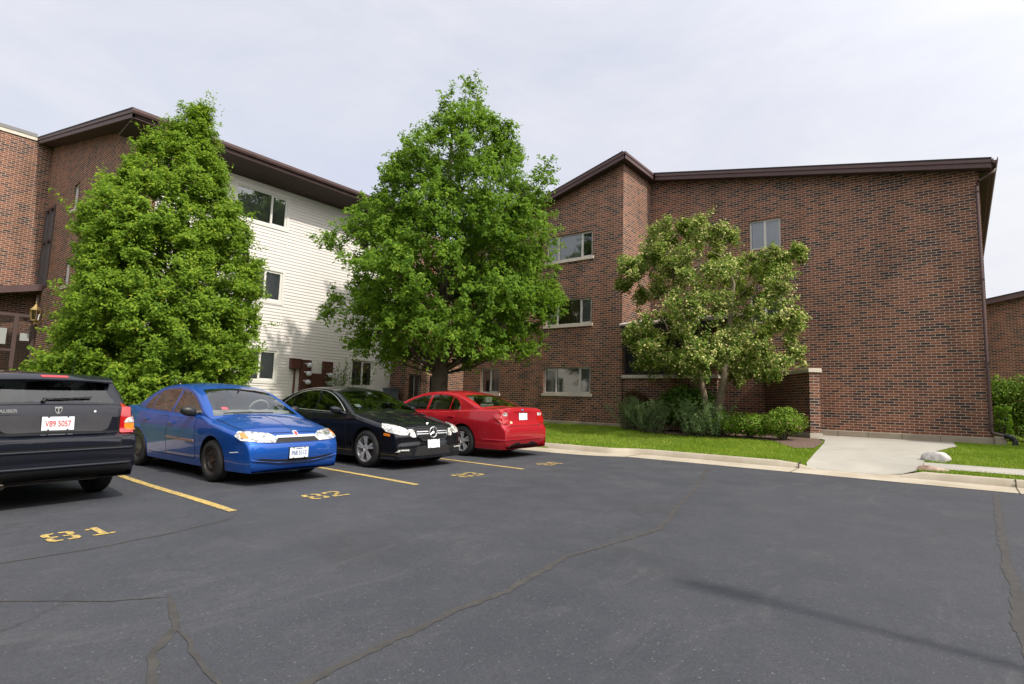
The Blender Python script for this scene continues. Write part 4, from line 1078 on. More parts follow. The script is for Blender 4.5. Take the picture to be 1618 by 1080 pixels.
    def plate(s, axis, y, z, ink, txt, top='', tilt=0.):
        h, n = s.at(axis, y, z, .012); n = Vector((n.x, 0, n.z * .4)).normalized(); up = Vector((0, 0, 1)); up = (up - n * up.dot(n)).normalized(); rt = up.cross(n)
        fr = Matrix((rt, up, n)).transposed().to_4x4(); fr.translation = h
        def bx(a, c, e, f, d0, d1, m_, nm, par):
            mb = MB(); mb.box(a, c, e, f, d0, d1); mb.v = [tuple(fr @ Vector(v_)) for v_ in mb.v]; return mb.build(nm, m_, par, local=True)
        o = bx(-.152, .152, -.076, .076, -.03, .006, M['plate'], 'number_plate', s.root)
        bx(-.158, .158, -.082, .082, -.03, .003, M['plas'], 'plate_frame', o)
        for sx in (-.09, .09):
            for sy in (-.07, .07): bx(sx - .008, sx + .008, sy - .006, sy + .006, .006, .010, M['plas'], 'screw', o)
        if txt:
            me = text_mesh(txt, .092, .0008, .0016); me.materials.append(M[ink]); sx = .245 / max(v_.co.x for v_ in me.vertices) / 2
            me.transform(fr @ Matrix.Translation((0, -.006, .0075)) @ Matrix.Diagonal((min(1.2, sx), 1., 1., 1.))); link(bpy.data.objects.new('plate_number', me), o)
        bx(-.05, .05, .052, .066, .006, .0072, M['plate_blue'] if ink == 'plate_blue' else M['blind'], 'plate_heading', o)
        return o, fr
    def handle(s, x, z, axis='right'):
        for ax in ('right', 'left'):
            h, n = s.at(ax, x, z, .02); mb = MB(); mb.box(h.x - .085, h.x + .085, h.y - .011, h.y + .011, h.z - .014, h.z + .014)
            o = mb.build('door_handle', s.p['paint'] if not s.p.get('chromeh') else M['chrome'], s.root, bevel=.009, local=True)
            mb = MB()
            for dx in (-.07, .07): mb.box(h.x + dx - .012, h.x + dx + .012, min(h.y, h.y - n.y * .035), max(h.y, h.y - n.y * .035), h.z - .01, h.z + .01)
            mb.build('handle_foot', s.p['paint'], o, local=True)

def grow(poly, g):
    c = Vector((sum(q[0] for q in poly) / len(poly), sum(q[1] for q in poly) / len(poly))); out = []; n = len(poly)
    area = sum(poly[i][0] * poly[(i + 1) % n][1] - poly[(i + 1) % n][0] * poly[i][1] for i in range(n)); sg = 1 if area > 0 else -1
    for i in range(n):
        a, b_, c = Vector(poly[i - 1]), Vector(poly[i]), Vector(poly[(i + 1) % n]); u = (b_ - a).normalized(); w_ = (c - b_).normalized()
        n1 = Vector((u.y, -u.x)) * sg; n2 = Vector((w_.y, -w_.x)) * sg; m_ = (n1 + n2); m_ = m_.normalized() if m_.length > 1e-6 else n1
        out.append(tuple(b_ + m_ * g / max(.5, m_.dot(n1))))
    return out
def rpoly(pts, r=.03, n=4):
    out = []; N = len(pts)
    for i in range(N):
        a, q, c = Vector(pts[i - 1]), Vector(pts[i]), Vector(pts[(i + 1) % N]); u, w_ = a - q, c - q; rr = min(r, u.length * .45, w_.length * .45)
        p0, p1 = q + u.normalized() * rr, q + w_.normalized() * rr
        for k in range(n + 1):
            t_ = k / n; out.append(tuple(p0 * (1 - t_) ** 2 + q * 2 * t_ * (1 - t_) + p1 * t_ * t_))
    return out

def wheel(root, x, sgn, p, rim):
    r, rr, w_ = p['rw'], p['rr'], p['tw']; yo = p['W'] - .012          # outer face
    def Y(h): return sgn * (yo - h)
    mb = MB(); prof = [(rr - .01, .02), (rr, .006), (rr + .02, .0), (r - .045, .004), (r - .018, .016), (r - .004, .035), (r, .06), (r, w_ - .06), (r - .006, w_ - .03), (r - .05, w_), (rr - .01, w_)]
    mb.lathe([(a, Y(h)) for a, h in prof], (x, 0, r), 'y', 48)
    # tread grooves as raised blocks
    for k in range(60):
        a = 2 * math.pi * k / 60
        for j in range(3):
            h0 = .045 + j * (w_ - .09) / 3; h1 = h0 + (w_ - .09) / 3 - .014; a0, a1 = a + j * .03, a + .075 + j * .03
            P_ = lambda rr_, aa, hh: (x + rr_ * math.cos(aa), Y(hh), r + rr_ * math.sin(aa))
            mb.poly([P_(r + .004, a0, h0), P_(r + .004, a1, h0), P_(r + .004, a1, h1), P_(r + .004, a0, h1)])
    wh = MB()
    def L(prof, n=40, m=0): wh.lathe([(a, Y(h)) for a, h in prof], (x, 0, r), 'y', n, m)
    L([(rr + .004, .004), (rr + .004, .012), (rr - .012, .016), (rr - .02, .05), (rr - .03, .12)], m=0)      # rim lip and barrel
    L([(0, .125), (rr - .02, .125)], m=1)
    def spoke(a, hw0, hw1, r0, r1, h0, h1, th=.02, m=0):
        ca, sa = math.cos(a), math.sin(a)
        def T(rad, t_, h): return (x + rad * ca - t_ * sa, Y(h), r + rad * sa + t_ * ca)
        A = [T(r0, -hw0, h0), T(r0, hw0, h0), T(r1, hw1, h1), T(r1, -hw1, h1)]; B = [T(r0, -hw0 * 1.1, h0 + th), T(r0, hw0 * 1.1, h0 + th), T(r1, hw1 * 1.1, h1 + th), T(r1, -hw1 * 1.1, h1 + th)]
        wh.poly(A, m); wh.poly(B[::-1], m)
        for k in range(4): wh.poly([A[k], A[(k + 1) % 4], B[(k + 1) % 4], B[k]], m)
    if rim == 'steel':
        L([(rr - .018, .03), (rr - .035, .045), (rr - .06, .03), (rr * .52, .026), (rr * .45, .05), (rr * .30, .055), (0, .055)], m=0)
        for k in range(10):
            a = 2 * math.pi * k / 10; c = (x + rr * .66 * math.cos(a), r + rr * .66 * math.sin(a)); wh.poly([(c[0] + .017 * math.cos(q), Y(.0235), c[1] + .022 * math.sin(q)) for q in np.linspace(0, 2 * math.pi, 10, endpoint=False)], 1)
        L([(rr * .17, .054), (rr * .17, .03), (rr * .13, .026), (0, .026)], 20, 2)
        for k in range(5):
            a = 2 * math.pi * k / 5; wh.lathe([(0, Y(.03)), (.012, Y(.031)), (.012, Y(.056))], (x + rr * .28 * math.cos(a), 0, r + rr * .28 * math.sin(a)), 'y', 8, 2)
    else:
        five = 5
        for k in range(five):
            a = 2 * math.pi * k / five + math.pi / 2
            if rim == 'twin5':
                for q in (-1, 1): spoke(a + q * .10, .020, .018, rr * .20, rr * .50, .02, .012); spoke(a + q * .155, .017, .022, rr * .48, rr - .008, .012, .012)
            else:
                for q in (-1, 1): spoke(a + q * .20, .016, .016, rr * .22, rr - .008, .022, .012)
                spoke(a, .006, .006, rr * .25, rr - .01, .03, .02)
        L([(rr * .27, .03), (rr * .26, .016), (rr * .18, .012), (rr * .16, .02), (0, .02)], 24, 0)
        for k in range(5):
            a = 2 * math.pi * (k + .5) / 5 + math.pi / 2; wh.lathe([(0, Y(.0135)), (.009, Y(.0135)), (.009, Y(.02))], (x + rr * .21 * math.cos(a), 0, r + rr * .21 * math.sin(a)), 'y', 8, 1)
        L([(rr * .62, .06), (rr * .62, .075), (0, .075)], 32, 2)      # brake disc
    ms = {'steel': [M['steelrim'], M['gap'], M['rust']]}.get(rim, [M['alloy'], M['gap'], M['steelrim']])
    o = wh.build('wheel', ms, root, smooth=35, local=True); mb.build('tyre', M['tyre'], o, smooth=50, local=True)

def door_poly(x0, x1, z0, z1, lean0=0., lean1=0., arch=None, r=.04):
    """x0 front edge, x1 rear edge; arch=(cx,cz,r) cuts the lower rear corner"""
    if arch:
        cx, cz, ra = arch; pts = [(x0, z0), (x0 + lean0, z1), (x1 + lean1, z1)]
        for k in range(9):
            a = math.pi * (.42 - .38 * k / 8) if cx < x0 else math.pi * (.58 + .38 * k / 8)
            px, pz = cx + ra * math.cos(a), cz + ra * math.sin(a)
            if pz > z0 + .02 and pz < z1 - .05 and (x1 < px < x0): pts.append((px, pz))
        pts.append((cx + math.sqrt(max(0, ra ** 2 - (z0 - cz) ** 2)) + .0, z0)); return rpoly(pts, .015, 2)
    return rpoly([(x0, z0), (x0 + lean0, z1), (x1 + lean1, z1), (x1, z0)], r, 3)

def badge_star(s, axis, y, z, R=.085, m_=None):
    h, n = s.at(axis, y, z, .03); n = Vector((n.x, 0, 0)).normalized(); up = Vector((0, 0, 1)); rt = up.cross(n); mb = MB()
    P_ = lambda a, b_, d: tuple(h + rt * a + up * b_ + n * d)
    ring = [P_(R * math.cos(q), R * math.sin(q), 0) for q in np.linspace(0, 2 * math.pi, 33)]; mb.tube(ring, .010, 8, False)
    for k in range(3):
        a = math.pi / 2 + k * 2 * math.pi / 3; tip = P_(R * math.cos(a), R * math.sin(a), 0)
        l, r_2 = P_(R * .2 * math.cos(a + 1.05), R * .2 * math.sin(a + 1.05), 0), P_(R * .2 * math.cos(a - 1.05), R * .2 * math.sin(a - 1.05), 0); c = P_(0, 0, .014)
        mb.poly([tip, l, c]); mb.poly([tip, c, r_2])
    return mb.build('star_emblem', M['chrome'], s.root, local=True, smooth=30)
def arc_pts(cx, cz, r, a0, a1, n=10): return [(cx + r * math.cos(a0 + (a1 - a0) * k / n), cz + r * math.sin(a0 + (a1 - a0) * k / n)) for k in range(n + 1)]
# ---- blue sedan -----------------------------------------------------------------------------------------------
rt_ = thing('parked_car', 'bright blue four door sedan parked nose out with black steel wheels', 'car', (-9.97, 4.60, lot_z(4.6)), R_(2.0), 'cars parked in the numbered stalls')
bl = Car(rt_, dict(W=.855, nose=2.24, tail=2.43, bowf=.44, bowr=.34, zb=.19, belt0=.955, floor=M['floor_g'], paint=M['p_blue'], xf=1.31, xr=-1.31, rw=.305, ra=.355, rr=.195, tw=.195, az=.01,
    top=[(2.02, .19), (2.16, .205), (2.215, .27), (2.235, .36), (2.245, .46), (2.23, .56), (2.20, .63), (2.15, .69), (2.06, .745), (1.85, .815), (1.55, .885), (1.25, .935), (1.0, .965), (.7, .965), (.2, .96), (-.4, .97), (-1., .99), (-1.4, 1.02), (-1.65, 1.055), (-1.9, 1.075), (-2.15, 1.07), (-2.27, 1.03), (-2.34, .92), (-2.38, .78), (-2.42, .62), (-2.43, .48), (-2.40, .33), (-2.32, .23), (-2.2, .19)],
    hw=[(2.3, .71), (2.15, .765), (1.9, .815), (1.5, .845), (1., .85), (.3, .855), (-.8, .855), (-1.4, .85), (-1.9, .825), (-2.2, .78), (-2.45, .71)],
    S=[(.15, .915), (.22, .94), (.34, .968), (.5, .985), (.66, .998), (.72, 1.), (.82, .988), (.93, .955), (1.05, .91), (1.2, .88)],
    crown=[(2.3, .012), (2.1, .03), (1.7, .055), (1.2, .06), (.9, .02), (-1.2, .02), (-1.6, .04), (-2.1, .05), (-2.4, .015)], edge=[(2.3, .05), (2., .06), (1.2, .075), (.8, .04), (-1.3, .05), (-2., .07), (-2.4, .05)],
    belt=[(1.3, .95), (.9, .955), (0, .955), (-1., .98), (-1.6, 1.04), (-1.9, 1.05)], roofw=.555, gh=[(1.16, .93), (1.0, 1.0), (.72, 1.15), (.42, 1.30), (.22, 1.375), (0, 1.425), (-.3, 1.455), (-.6, 1.452), (-.9, 1.42), (-1.12, 1.36), (-1.4, 1.22), (-1.65, 1.08), (-1.78, 1.01)],
    ws=(1.06, .25), bl=(-1.08, -1.62), pillars=[(.02 - .16, -.03 - .18), (-.965, -.995)], dlo_top=[(.83, .965), (.70, 1.05), (.5, 1.165), (.25, 1.275), (0, 1.335), (-.3, 1.362), (-.6, 1.352), (-.9, 1.305), (-1.1, 1.22), (-1.22, 1.11), (-1.27, 1.0)], dlo_bot=[(.9, .965), (0, .97), (-1., .995), (-1.4, 1.01)]))
bl.wheels('steel'); bl.mirrors(.66, .985, M['plas'])
bl.seats(mat('light_grey_seat', (.26, .26, .25), .9), -.05, -.85, 1.2); bl.dash(mat('grey_dash', (.33, .33, .31), .8), .62, .98)
bl.panel('front_door', door_poly(.80, -.17, .30, .94, -.02, .02), 'right', True); bl.handle(-.02, .80)
bl.panel('rear_door', door_poly(-.185, -1.16, .30, .955, .02, -.02, arch=(-1.31, .315, .42)), 'right', True); bl.handle(-.98, .82)
bl.patch('side_moulding', rpoly([(.78, .545), (.78, .575), (-.16, .585), (-.16, .555)], .01), 'right', mat('bronze_moulding', (.30, .17, .12), .5), .014, mirror=True, step=.1)
bl.panel('hood', [(2.05, -.50), (1.98, -.63), (1.6, -.70), (1.12, -.70), (1.08, -.4), (1.10, 0), (1.08, .4), (1.12, .70), (1.6, .70), (1.98, .63), (2.05, .50), (2.085, .2), (2.085, -.2)], 'top')
bl.patch('hood_crease', [(2.07, -.004), (1.12, -.004), (1.12, .004), (2.07, .004)], 'top', M['gap'], .0062, skirt=.001)
hl = rpoly([(.36, .60), (.30, .665), (.40, .725), (.60, .745), (.745, .75), (.80, .70), (.775, .635), (.60, .61)], .02)
hl_ = bl.patch('headlight', hl, 'front', M['lamp_clear'], .010, mirror=True, step=.03)
for sg in (1, -1):
    bl.patch('indicator', [(sg * a, b_) for a, b_ in rpoly([(.70, .655), (.70, .73), (.75, .735), (.765, .67)], .01)], 'front', M['amber'], .0125, hl_, .02)
    for yy in (.43, .56): bl.patch('lamp_bowl', [(sg * yy + .045 * math.cos(q), .672 + .04 * math.sin(q)) for q in np.linspace(0, 2 * math.pi, 16, endpoint=False)], 'front', M['lamp_refl'], .0125, hl_, .03)
bl.patch('grille', rpoly([(-.36, .60), (.36, .60), (.30, .66), (-.30, .66)], .01), 'front', M['mesh'], .005, step=.03)
bl.patch('chrome_bar', rpoly([(-.31, .66), (.31, .66), (.32, .69), (-.32, .69)], .006), 'front', M['chrome'], .014, step=.03)
bl.patch('emblem', rpoly([(-.032, .672), (.032, .672), (.032, .735), (-.032, .735)], .008), 'front', M['plate'], .022, step=.03)
bl.patch('emblem', rpoly([(-.024, .68), (.024, .68), (.024, .727), (-.024, .727)], .006), 'front', M['redlens'], .0235, step=.03)
bl.patch('lower_intake', [(-.66, .375), (-.60, .335), (-.3, .30), (0, .29), (.3, .30), (.60, .335), (.66, .375), (.56, .385), (.3, .36), (0, .355), (-.3, .36), (-.56, .385)], 'front', M['gap'], .003, step=.03)
bl.patch('intake_lip', [(-.64, .352), (-.3, .305), (0, .295), (.3, .305), (.64, .352), (.64, .362), (.3, .318), (0, .308), (-.3, .318), (-.64, .362)], 'front', M['plas'], .02, step=.03)
bl.patch('bumper_seam', [(-.80, .592), (-.3, .588), (.3, .588), (.80, .592), (.80, .598), (.3, .594), (-.3, .594), (-.80, .598)], 'front', M['gap'], .002, step=.04)
bl.plate('front', 0., .445, 'plate_blue', 'P68 5112')
bl.patch('tail_light', rpoly([(.50, .80), (.50, .96), (.76, .99), (.79, .82)], .03), 'rear', M['redlens'], .01, mirror=True, step=.04)
bl.patch('scuff', [(1.98, .47), (1.80, .45), (1.78, .462), (1.97, .48)], 'right', M['plate'], .001, step=.03)
mb = MB(); P_ = [bl.at('top', 1.06, .25 - k * .11, .02, 'both')[0] for k in range(7)]; mb.tube(P_, .010, 6); P_ = [bl.at('top', 1.04, -.10 - k * .09, .02, 'both')[0] for k in range(6)]; mb.tube(P_, .010, 6); mb.build('wiper', M['plas'], rt_, local=True)
bl.patch('parking_permit', rpoly([(-.50, 1.035), (-.40, 1.035), (-.40, 1.075), (-.50, 1.075)], .006), 'front', mat('pink_tag', (.75, .12, .14), .6), -.012, which='both', step=.04, skirt=.001)

# ---- black sedan ------------------------------------------------------------------------------------------------
rt_ = thing('parked_car', 'black luxury sedan parked nose out with chrome star grille and twin spoke alloys', 'car', (-9.95, 7.33, lot_z(7.33)), R_(1.2), 'cars parked in the numbered stalls')
me_ = Car(rt_, dict(W=.925, nose=2.28, tail=2.57, bowf=.46, bowr=.34, zb=.17, belt0=.96, paint=M['p_black'], xf=1.437, xr=-1.437, rw=.335, ra=.385, rr=.235, tw=.235, az=.005, chromeh=False, glass=M['darkglass'],
    top=[(2.05, .17), (2.22, .175), (2.27, .22), (2.275, .32), (2.27, .42), (2.25, .50), (2.24, .60), (2.20, .70), (2.14, .755), (2.02, .80), (1.7, .875), (1.4, .93), (1.1, .97), (.85, .985), (.4, .97), (-.4, .975), (-1., .995), (-1.4, 1.03), (-1.7, 1.075), (-2., 1.10), (-2.3, 1.095), (-2.45, 1.05), (-2.50, .93), (-2.54, .78), (-2.57, .6), (-2.56, .45), (-2.52, .3), (-2.42, .2), (-2.3, .17)],
    hw=[(2.35, .78), (2.2, .83), (1.95, .88), (1.5, .915), (1., .92), (.3, .925), (-.8, .925), (-1.5, .92), (-2., .89), (-2.4, .83), (-2.6, .77)],
    S=[(.15, .93), (.22, .955), (.34, .975), (.5, .985), (.66, .995), (.76, 1.), (.86, .985), (.95, .95), (1.08, .90), (1.2, .87)],
    crown=[(2.35, .012), (2.15, .03), (1.7, .05), (1.2, .05), (.9, .02), (-1.2, .02), (-1.6, .04), (-2.2, .05), (-2.6, .015)], edge=[(2.3, .05), (2., .06), (1.2, .07), (.8, .04), (-1.3, .05), (-2., .07), (-2.4, .05)],
    belt=[(1.3, .96), (.9, .96), (0, .965), (-1., .99), (-1.6, 1.05), (-1.9, 1.08)], roofw=.60, gh=[(1.06, .95), (.9, 1.02), (.62, 1.17), (.32, 1.31), (.12, 1.385), (-.1, 1.435), (-.4, 1.468), (-.7, 1.465), (-1.0, 1.43), (-1.3, 1.35), (-1.6, 1.22), (-1.85, 1.11), (-1.98, 1.05)],
    ws=(.96, .15), bl=(-1.22, -1.8), pillars=[(-.235, -.305), (-1.12, -1.155)], dlo_top=[(.72, .975), (.6, 1.055), (.4, 1.17), (.15, 1.28), (-.1, 1.345), (-.4, 1.375), (-.7, 1.365), (-1., 1.32), (-1.25, 1.23), (-1.45, 1.11), (-1.54, 1.01)], dlo_bot=[(.8, .97), (0, .975), (-1., 1.0), (-1.6, 1.015)]))
me_.wheels('twin5'); me_.mirrors(.60, .99, M['p_navy'], (.085, .125, .07))
me_.seats(M['seat_d'], -.12, -1.0, 1.2); me_.dash(M['seat_d'], .55, .98)
me_.panel('front_door', door_poly(.86, -.26, .30, .945, -.04, .0), 'right', True); me_.handle(-.12, .83)
me_.panel('rear_door', door_poly(-.275, -1.30, .30, .96, 0., -.02, arch=(-1.437, .34, .45)), 'right', True); me_.handle(-1.15, .85)
def dlo_chrome(s, w_=.014):
    p = s.p; q = smooth_tab(sorted(p['dlo_top'])); up = [(x, z) for x, z in q]; lowb = [(up[-1][0], up[-1][1]), (up[0][0], up[0][1])]
    for ax in ('right', 'left'):
        mb = MB(); P_ = []
        for x, z in up:
            h = s.cast(ax, x, z + .008, 'gh')
            if h: P_.append(h[0] + h[1] * .003)
        mb.tube(P_, w_ * .5, 6)
        P_ = []
        for k in range(24):
            x = up[0][0] + (up[-1][0] - up[0][0]) * k / 23; h = s.cast(ax, x, lerp_tab(sorted(p['dlo_bot']), x) - .008, 'gh')
            if h: P_.append(h[0] + h[1] * .004)
        mb.tube(P_, w_ * .6, 6); mb.build('window_trim', M['chrome'], s.root, smooth=50, local=True)
dlo_chrome(me_)
me_.panel('hood', [(2.10, -.35), (2.02, -.55), (1.8, -.66), (1.4, -.74), (1.0, -.77), (.97, -.4), (1.0, 0), (.97, .4), (1.0, .77), (1.4, .74), (1.8, .66), (2.02, .55), (2.10, .35), (2.13, 0)], 'top')
hl = rpoly([(.60, .60), (.53, .655), (.60, .72), (.72, .78), (.82, .80), (.875, .745), (.86, .66), (.76, .615)], .025)
h2 = rpoly([(.42, .565), (.36, .60), (.455, .70), (.555, .70), (.515, .65), (.545, .59), (.50, .565)], .02)
me_.patch('headlight', hl, 'front', M['lamp_clear'], .012, mirror=True, step=.03); me_.patch('headlight', h2, 'front', M['lamp_clear'], .012, mirror=True, step=.03)
me_.patch('side_indicator', rpoly([(2.03, .585), (2.03, .63), (1.90, .645), (1.885, .60)], .015), 'right', M['amber'], .008, mirror=True, step=.02)
gr = [(-.27, .50), (.27, .50), (.40, .585), (.43, .70), (.33, .735), (-.33, .735), (-.43, .70), (-.40, .585)]
g0 = me_.patch('grille', rpoly(gr, .02), 'front', M['mesh'], .006, step=.03)
def outline(s, name, poly, axis, r, m_, off, parent=None):
    P_ = []; n = len(poly)
    for i in range(n + 1):
        a, c = poly[i % n], poly[(i + 1) % n]
        for k in range(3):
            h = s.cast(axis, a[0] + (c[0] - a[0]) * k / 3, a[1] + (c[1] - a[1]) * k / 3, 'low')
            if h: P_.append(h[0] + h[1] * off)
    mb = MB(); mb.tube(P_, r, 6); return mb.build(name, m_, parent or s.root, smooth=50, local=True)
outline(me_, 'grille_frame', rpoly(gr, .02, 2), 'front', .012, M['p_navy'], .012, g0)
for zz in (.617, .655):
    for a, e in ((-.385, -.115), (.115, .385)): me_.patch('grille_bar', rpoly([(a, zz - .008), (e, zz - .008), (e, zz + .008), (a, zz + .008)], .004), 'front', M['chrome'], .022, g0, .03)
for zz in (.555, .59, .70): me_.patch('grille_slat', [(-.36, zz - .006), (.36, zz - .006), (.36, zz + .006), (-.36, zz + .006)], 'front', M['plas'], .016, g0, .04)
badge_star(me_, 'front', 0., .635, .095)
h, n = me_.at('top', 2.08, 0, .0); mb = MB(); mb.lathe([(0, .006), (.024, .004), (.03, 0)], h, 'z', 16); mb.tube([(h.x, -.022, h.z + .03), (h.x, 0, h.z + .008), (h.x, .022, h.z + .03)], .004, 5); mb.build('hood_badge', M['chrome'], rt_, smooth=40, local=True)
me_.patch('lower_grille', rpoly([(-.46, .235), (.46, .235), (.40, .40), (-.40, .40)], .02), 'front', M['mesh'], .005, step=.03)
me_.patch('side_intake', rpoly([(.50, .25), (.78, .27), (.80, .37), (.55, .39)], .03), 'front', M['gap'], .003, mirror=True, step=.03)
me_.patch('daytime_lamp', rpoly([(.575, .335), (.575, .36), (.78, .36), (.80, .31), (.765, .325), (.74, .34)], .008), 'front', M['lamp_clear'], .02, mirror=True, step=.02)
me_.patch('bumper_lip', [(-.80, .205), (-.3, .195), (.3, .195), (.80, .205), (.80, .222), (.3, .212), (-.3, .212), (-.80, .222)], 'front', M['p_navy'], .02, step=.03)
me_.patch('bumper_seam', [(.60, .592), (.86, .645), (.86, .651), (.60, .598)], 'front', M['gap'], .002, mirror=True, step=.03)
me_.plate('front', 0., .435, 'plate_red', '') [0]['label'] = 'white number plate with faded lettering'
me_.patch('tail_light', rpoly([(.52, .82), (.50, .98), (.80, 1.0), (.84, .84)], .03), 'rear', M['redlens'], .01, mirror=True, step=.04)
me_.patch('inspection_sticker', rpoly([(-.62, 1.07), (-.50, 1.07), (-.50, 1.12), (-.62, 1.12)], .006), 'front', M['plate'], -.012, which='both', step=.04, skirt=.001)
me_.patch('toll_transponder', rpoly([(.02, 1.32), (.14, 1.32), (.14, 1.36), (.02, 1.36)], .01), 'front', M['plate'], -.012, which='both', step=.04, skirt=.001)

# ---- red sedan, tail out ---------------------------------------------------------------------------------------------
rt_ = thing('parked_car', 'red four door sedan parked tail out at the grass end of the row', 'car', (-10.08, 10.08, lot_z(10.08)), R_(181.0), 'cars parked in the numbered stalls')
rd = Car(rt_, dict(W=.915, nose=2.3, tail=2.50, bowf=.42, bowr=.50, zb=.20, belt0=.97, floor=M['floor_g'], paint=M['p_red'], xf=1.365, xr=-1.365, rw=.33, ra=.375, rr=.222, tw=.22, az=.01,
    top=[(2.1, .2), (2.24, .22), (2.29, .3), (2.3, .42), (2.29, .55), (2.25, .66), (2.18, .73), (2.05, .78), (1.7, .87), (1.35, .935), (1.05, .975), (.7, .975), (.2, .97), (-.4, .98), (-1., 1.005), (-1.4, 1.045), (-1.7, 1.085), (-2.0, 1.10), (-2.22, 1.10), (-2.32, 1.085), (-2.36, 1.03), (-2.37, .93), (-2.39, .82), (-2.42, .735), (-2.465, .69), (-2.49, .60), (-2.49, .48), (-2.46, .36), (-2.40, .25), (-2.28, .20)],
    hw=[(2.35, .75), (2.15, .81), (1.9, .86), (1.5, .90), (1., .91), (.3, .915), (-.8, .915), (-1.5, .91), (-1.9, .885), (-2.25, .835), (-2.5, .775)],
    S=[(.15, .92), (.22, .945), (.34, .97), (.5, .985), (.66, .996), (.76, 1.), (.86, .988), (.96, .955), (1.08, .905), (1.2, .87)],
    crown=[(2.35, .012), (2.1, .03), (1.7, .055), (1.2, .06), (.9, .02), (-1.2, .02), (-1.6, .04), (-2.1, .05), (-2.4, .018)], edge=[(2.3, .05), (2., .06), (1.2, .07), (.8, .04), (-1.3, .05), (-2., .07), (-2.4, .05)],
    belt=[(1.3, .96), (.9, .965), (0, .97), (-1., 1.0), (-1.6, 1.065), (-1.9, 1.08)], roofw=.59, gh=[(1.2, .95), (1.05, 1.01), (.75, 1.16), (.42, 1.31), (.2, 1.385), (0, 1.42), (-.3, 1.447), (-.6, 1.445), (-.9, 1.412), (-1.2, 1.335), (-1.5, 1.225), (-1.75, 1.12), (-1.9, 1.06)],
    ws=(1.1, .25), bl=(-1.13, -1.78), pillars=[(-.16, -.235), (-.90, -.925)], dlo_top=[(.80, .975), (.65, 1.06), (.42, 1.185), (.15, 1.29), (-.1, 1.335), (-.4, 1.35), (-.7, 1.335), (-.95, 1.28), (-1.12, 1.20), (-1.21, 1.10), (-1.235, 1.01)], dlo_bot=[(.9, .975), (0, .985), (-1., 1.005), (-1.4, 1.02)]))
rd.wheels('split5'); rd.mirrors(.66, 1.0, M['p_red']); rd.seats(M['seat_b'], -.08, -.88, 1.2); rd.dash(M['seat_d'], .62, .99)
rd.panel('front_door', door_poly(.82, -.19, .31, .95, -.03, .0), 'left', True); rd.handle(-.03, .83)
rd.panel('rear_door', door_poly(-.205, -1.20, .31, .965, 0., -.02, arch=(-1.365, .34, .44)), 'left', True); rd.handle(-1.03, .85)
rd.panel('fuel_flap', rpoly([(-1.62, .80), (-1.62, .93), (-1.78, .94), (-1.78, .81)], .05), 'right', step=.04, g=.003)
rd.panel('boot_lid', rpoly([(-.60, .70), (-.62, .98), (-.60, 1.075), (.60, 1.075), (.62, .98), (.60, .70)], .03), 'rear', step=.05)
tl = rpoly([(.56, .745), (.55, .98), (.66, 1.0), (.78, .985), (.83, .90), (.80, .75)], .035)
o = rd.patch('tail_light', tl, 'rear', M['redlens'], .012, mirror=True, step=.03)
for sg in (1, -1): rd.patch('reversing_lamp', [(sg * a, b_) for a, b_ in rpoly([(.565, .905), (.565, .97), (.66, .985), (.73, .955), (.69, .91)], .015)], 'rear', M['lamp_clear'], .0145, o, .02)
rd.patch('plate_recess', rpoly([(-.26, .80), (.26, .80), (.25, .985), (-.25, .985)], .03), 'rear', M['p_red'], .006, step=.04)
rd.plate('rear', .0, .89, 'plate_red', '')[0]['label'] = 'pale number plate too small to read'
rd.patch('chrome_bar', rpoly([(-.30, .985), (.30, .985), (.30, 1.01), (-.30, 1.01)], .01), 'rear', M['p_red'], .014, step=.05)
rd.patch('emblem', [(.045 * math.cos(q), 1.035 + .018 * math.sin(q)) for q in np.linspace(0, 2 * math.pi, 18, endpoint=False)], 'rear', M['plate_blue'], .012, step=.03)
rd.patch('round_sticker', [(.46 + .045 * math.cos(q), .765 + .03 * math.sin(q)) for q in np.linspace(0, 2 * math.pi, 18, endpoint=False)], 'rear', M['curtain'], .0065, step=.03)
rd.patch('bumper_valance', [(-.58, .21), (.58, .21), (.50, .285), (.3, .335), (.2, .335), (.16, .30), (-.16, .30), (-.2, .335), (-.3, .335), (-.50, .285)], 'rear', M['plas'], .012, step=.04)
rd.patch('bumper_seam', [(-.82, .722), (.82, .722), (.82, .728), (-.82, .728)], 'rear', M['gap'], .002, step=.05)
rd.patch('headlight', rpoly([(.42, .62), (.42, .72), (.78, .77), (.80, .66)], .03), 'front', M['lamp_clear'], .01, mirror=True, step=.04)

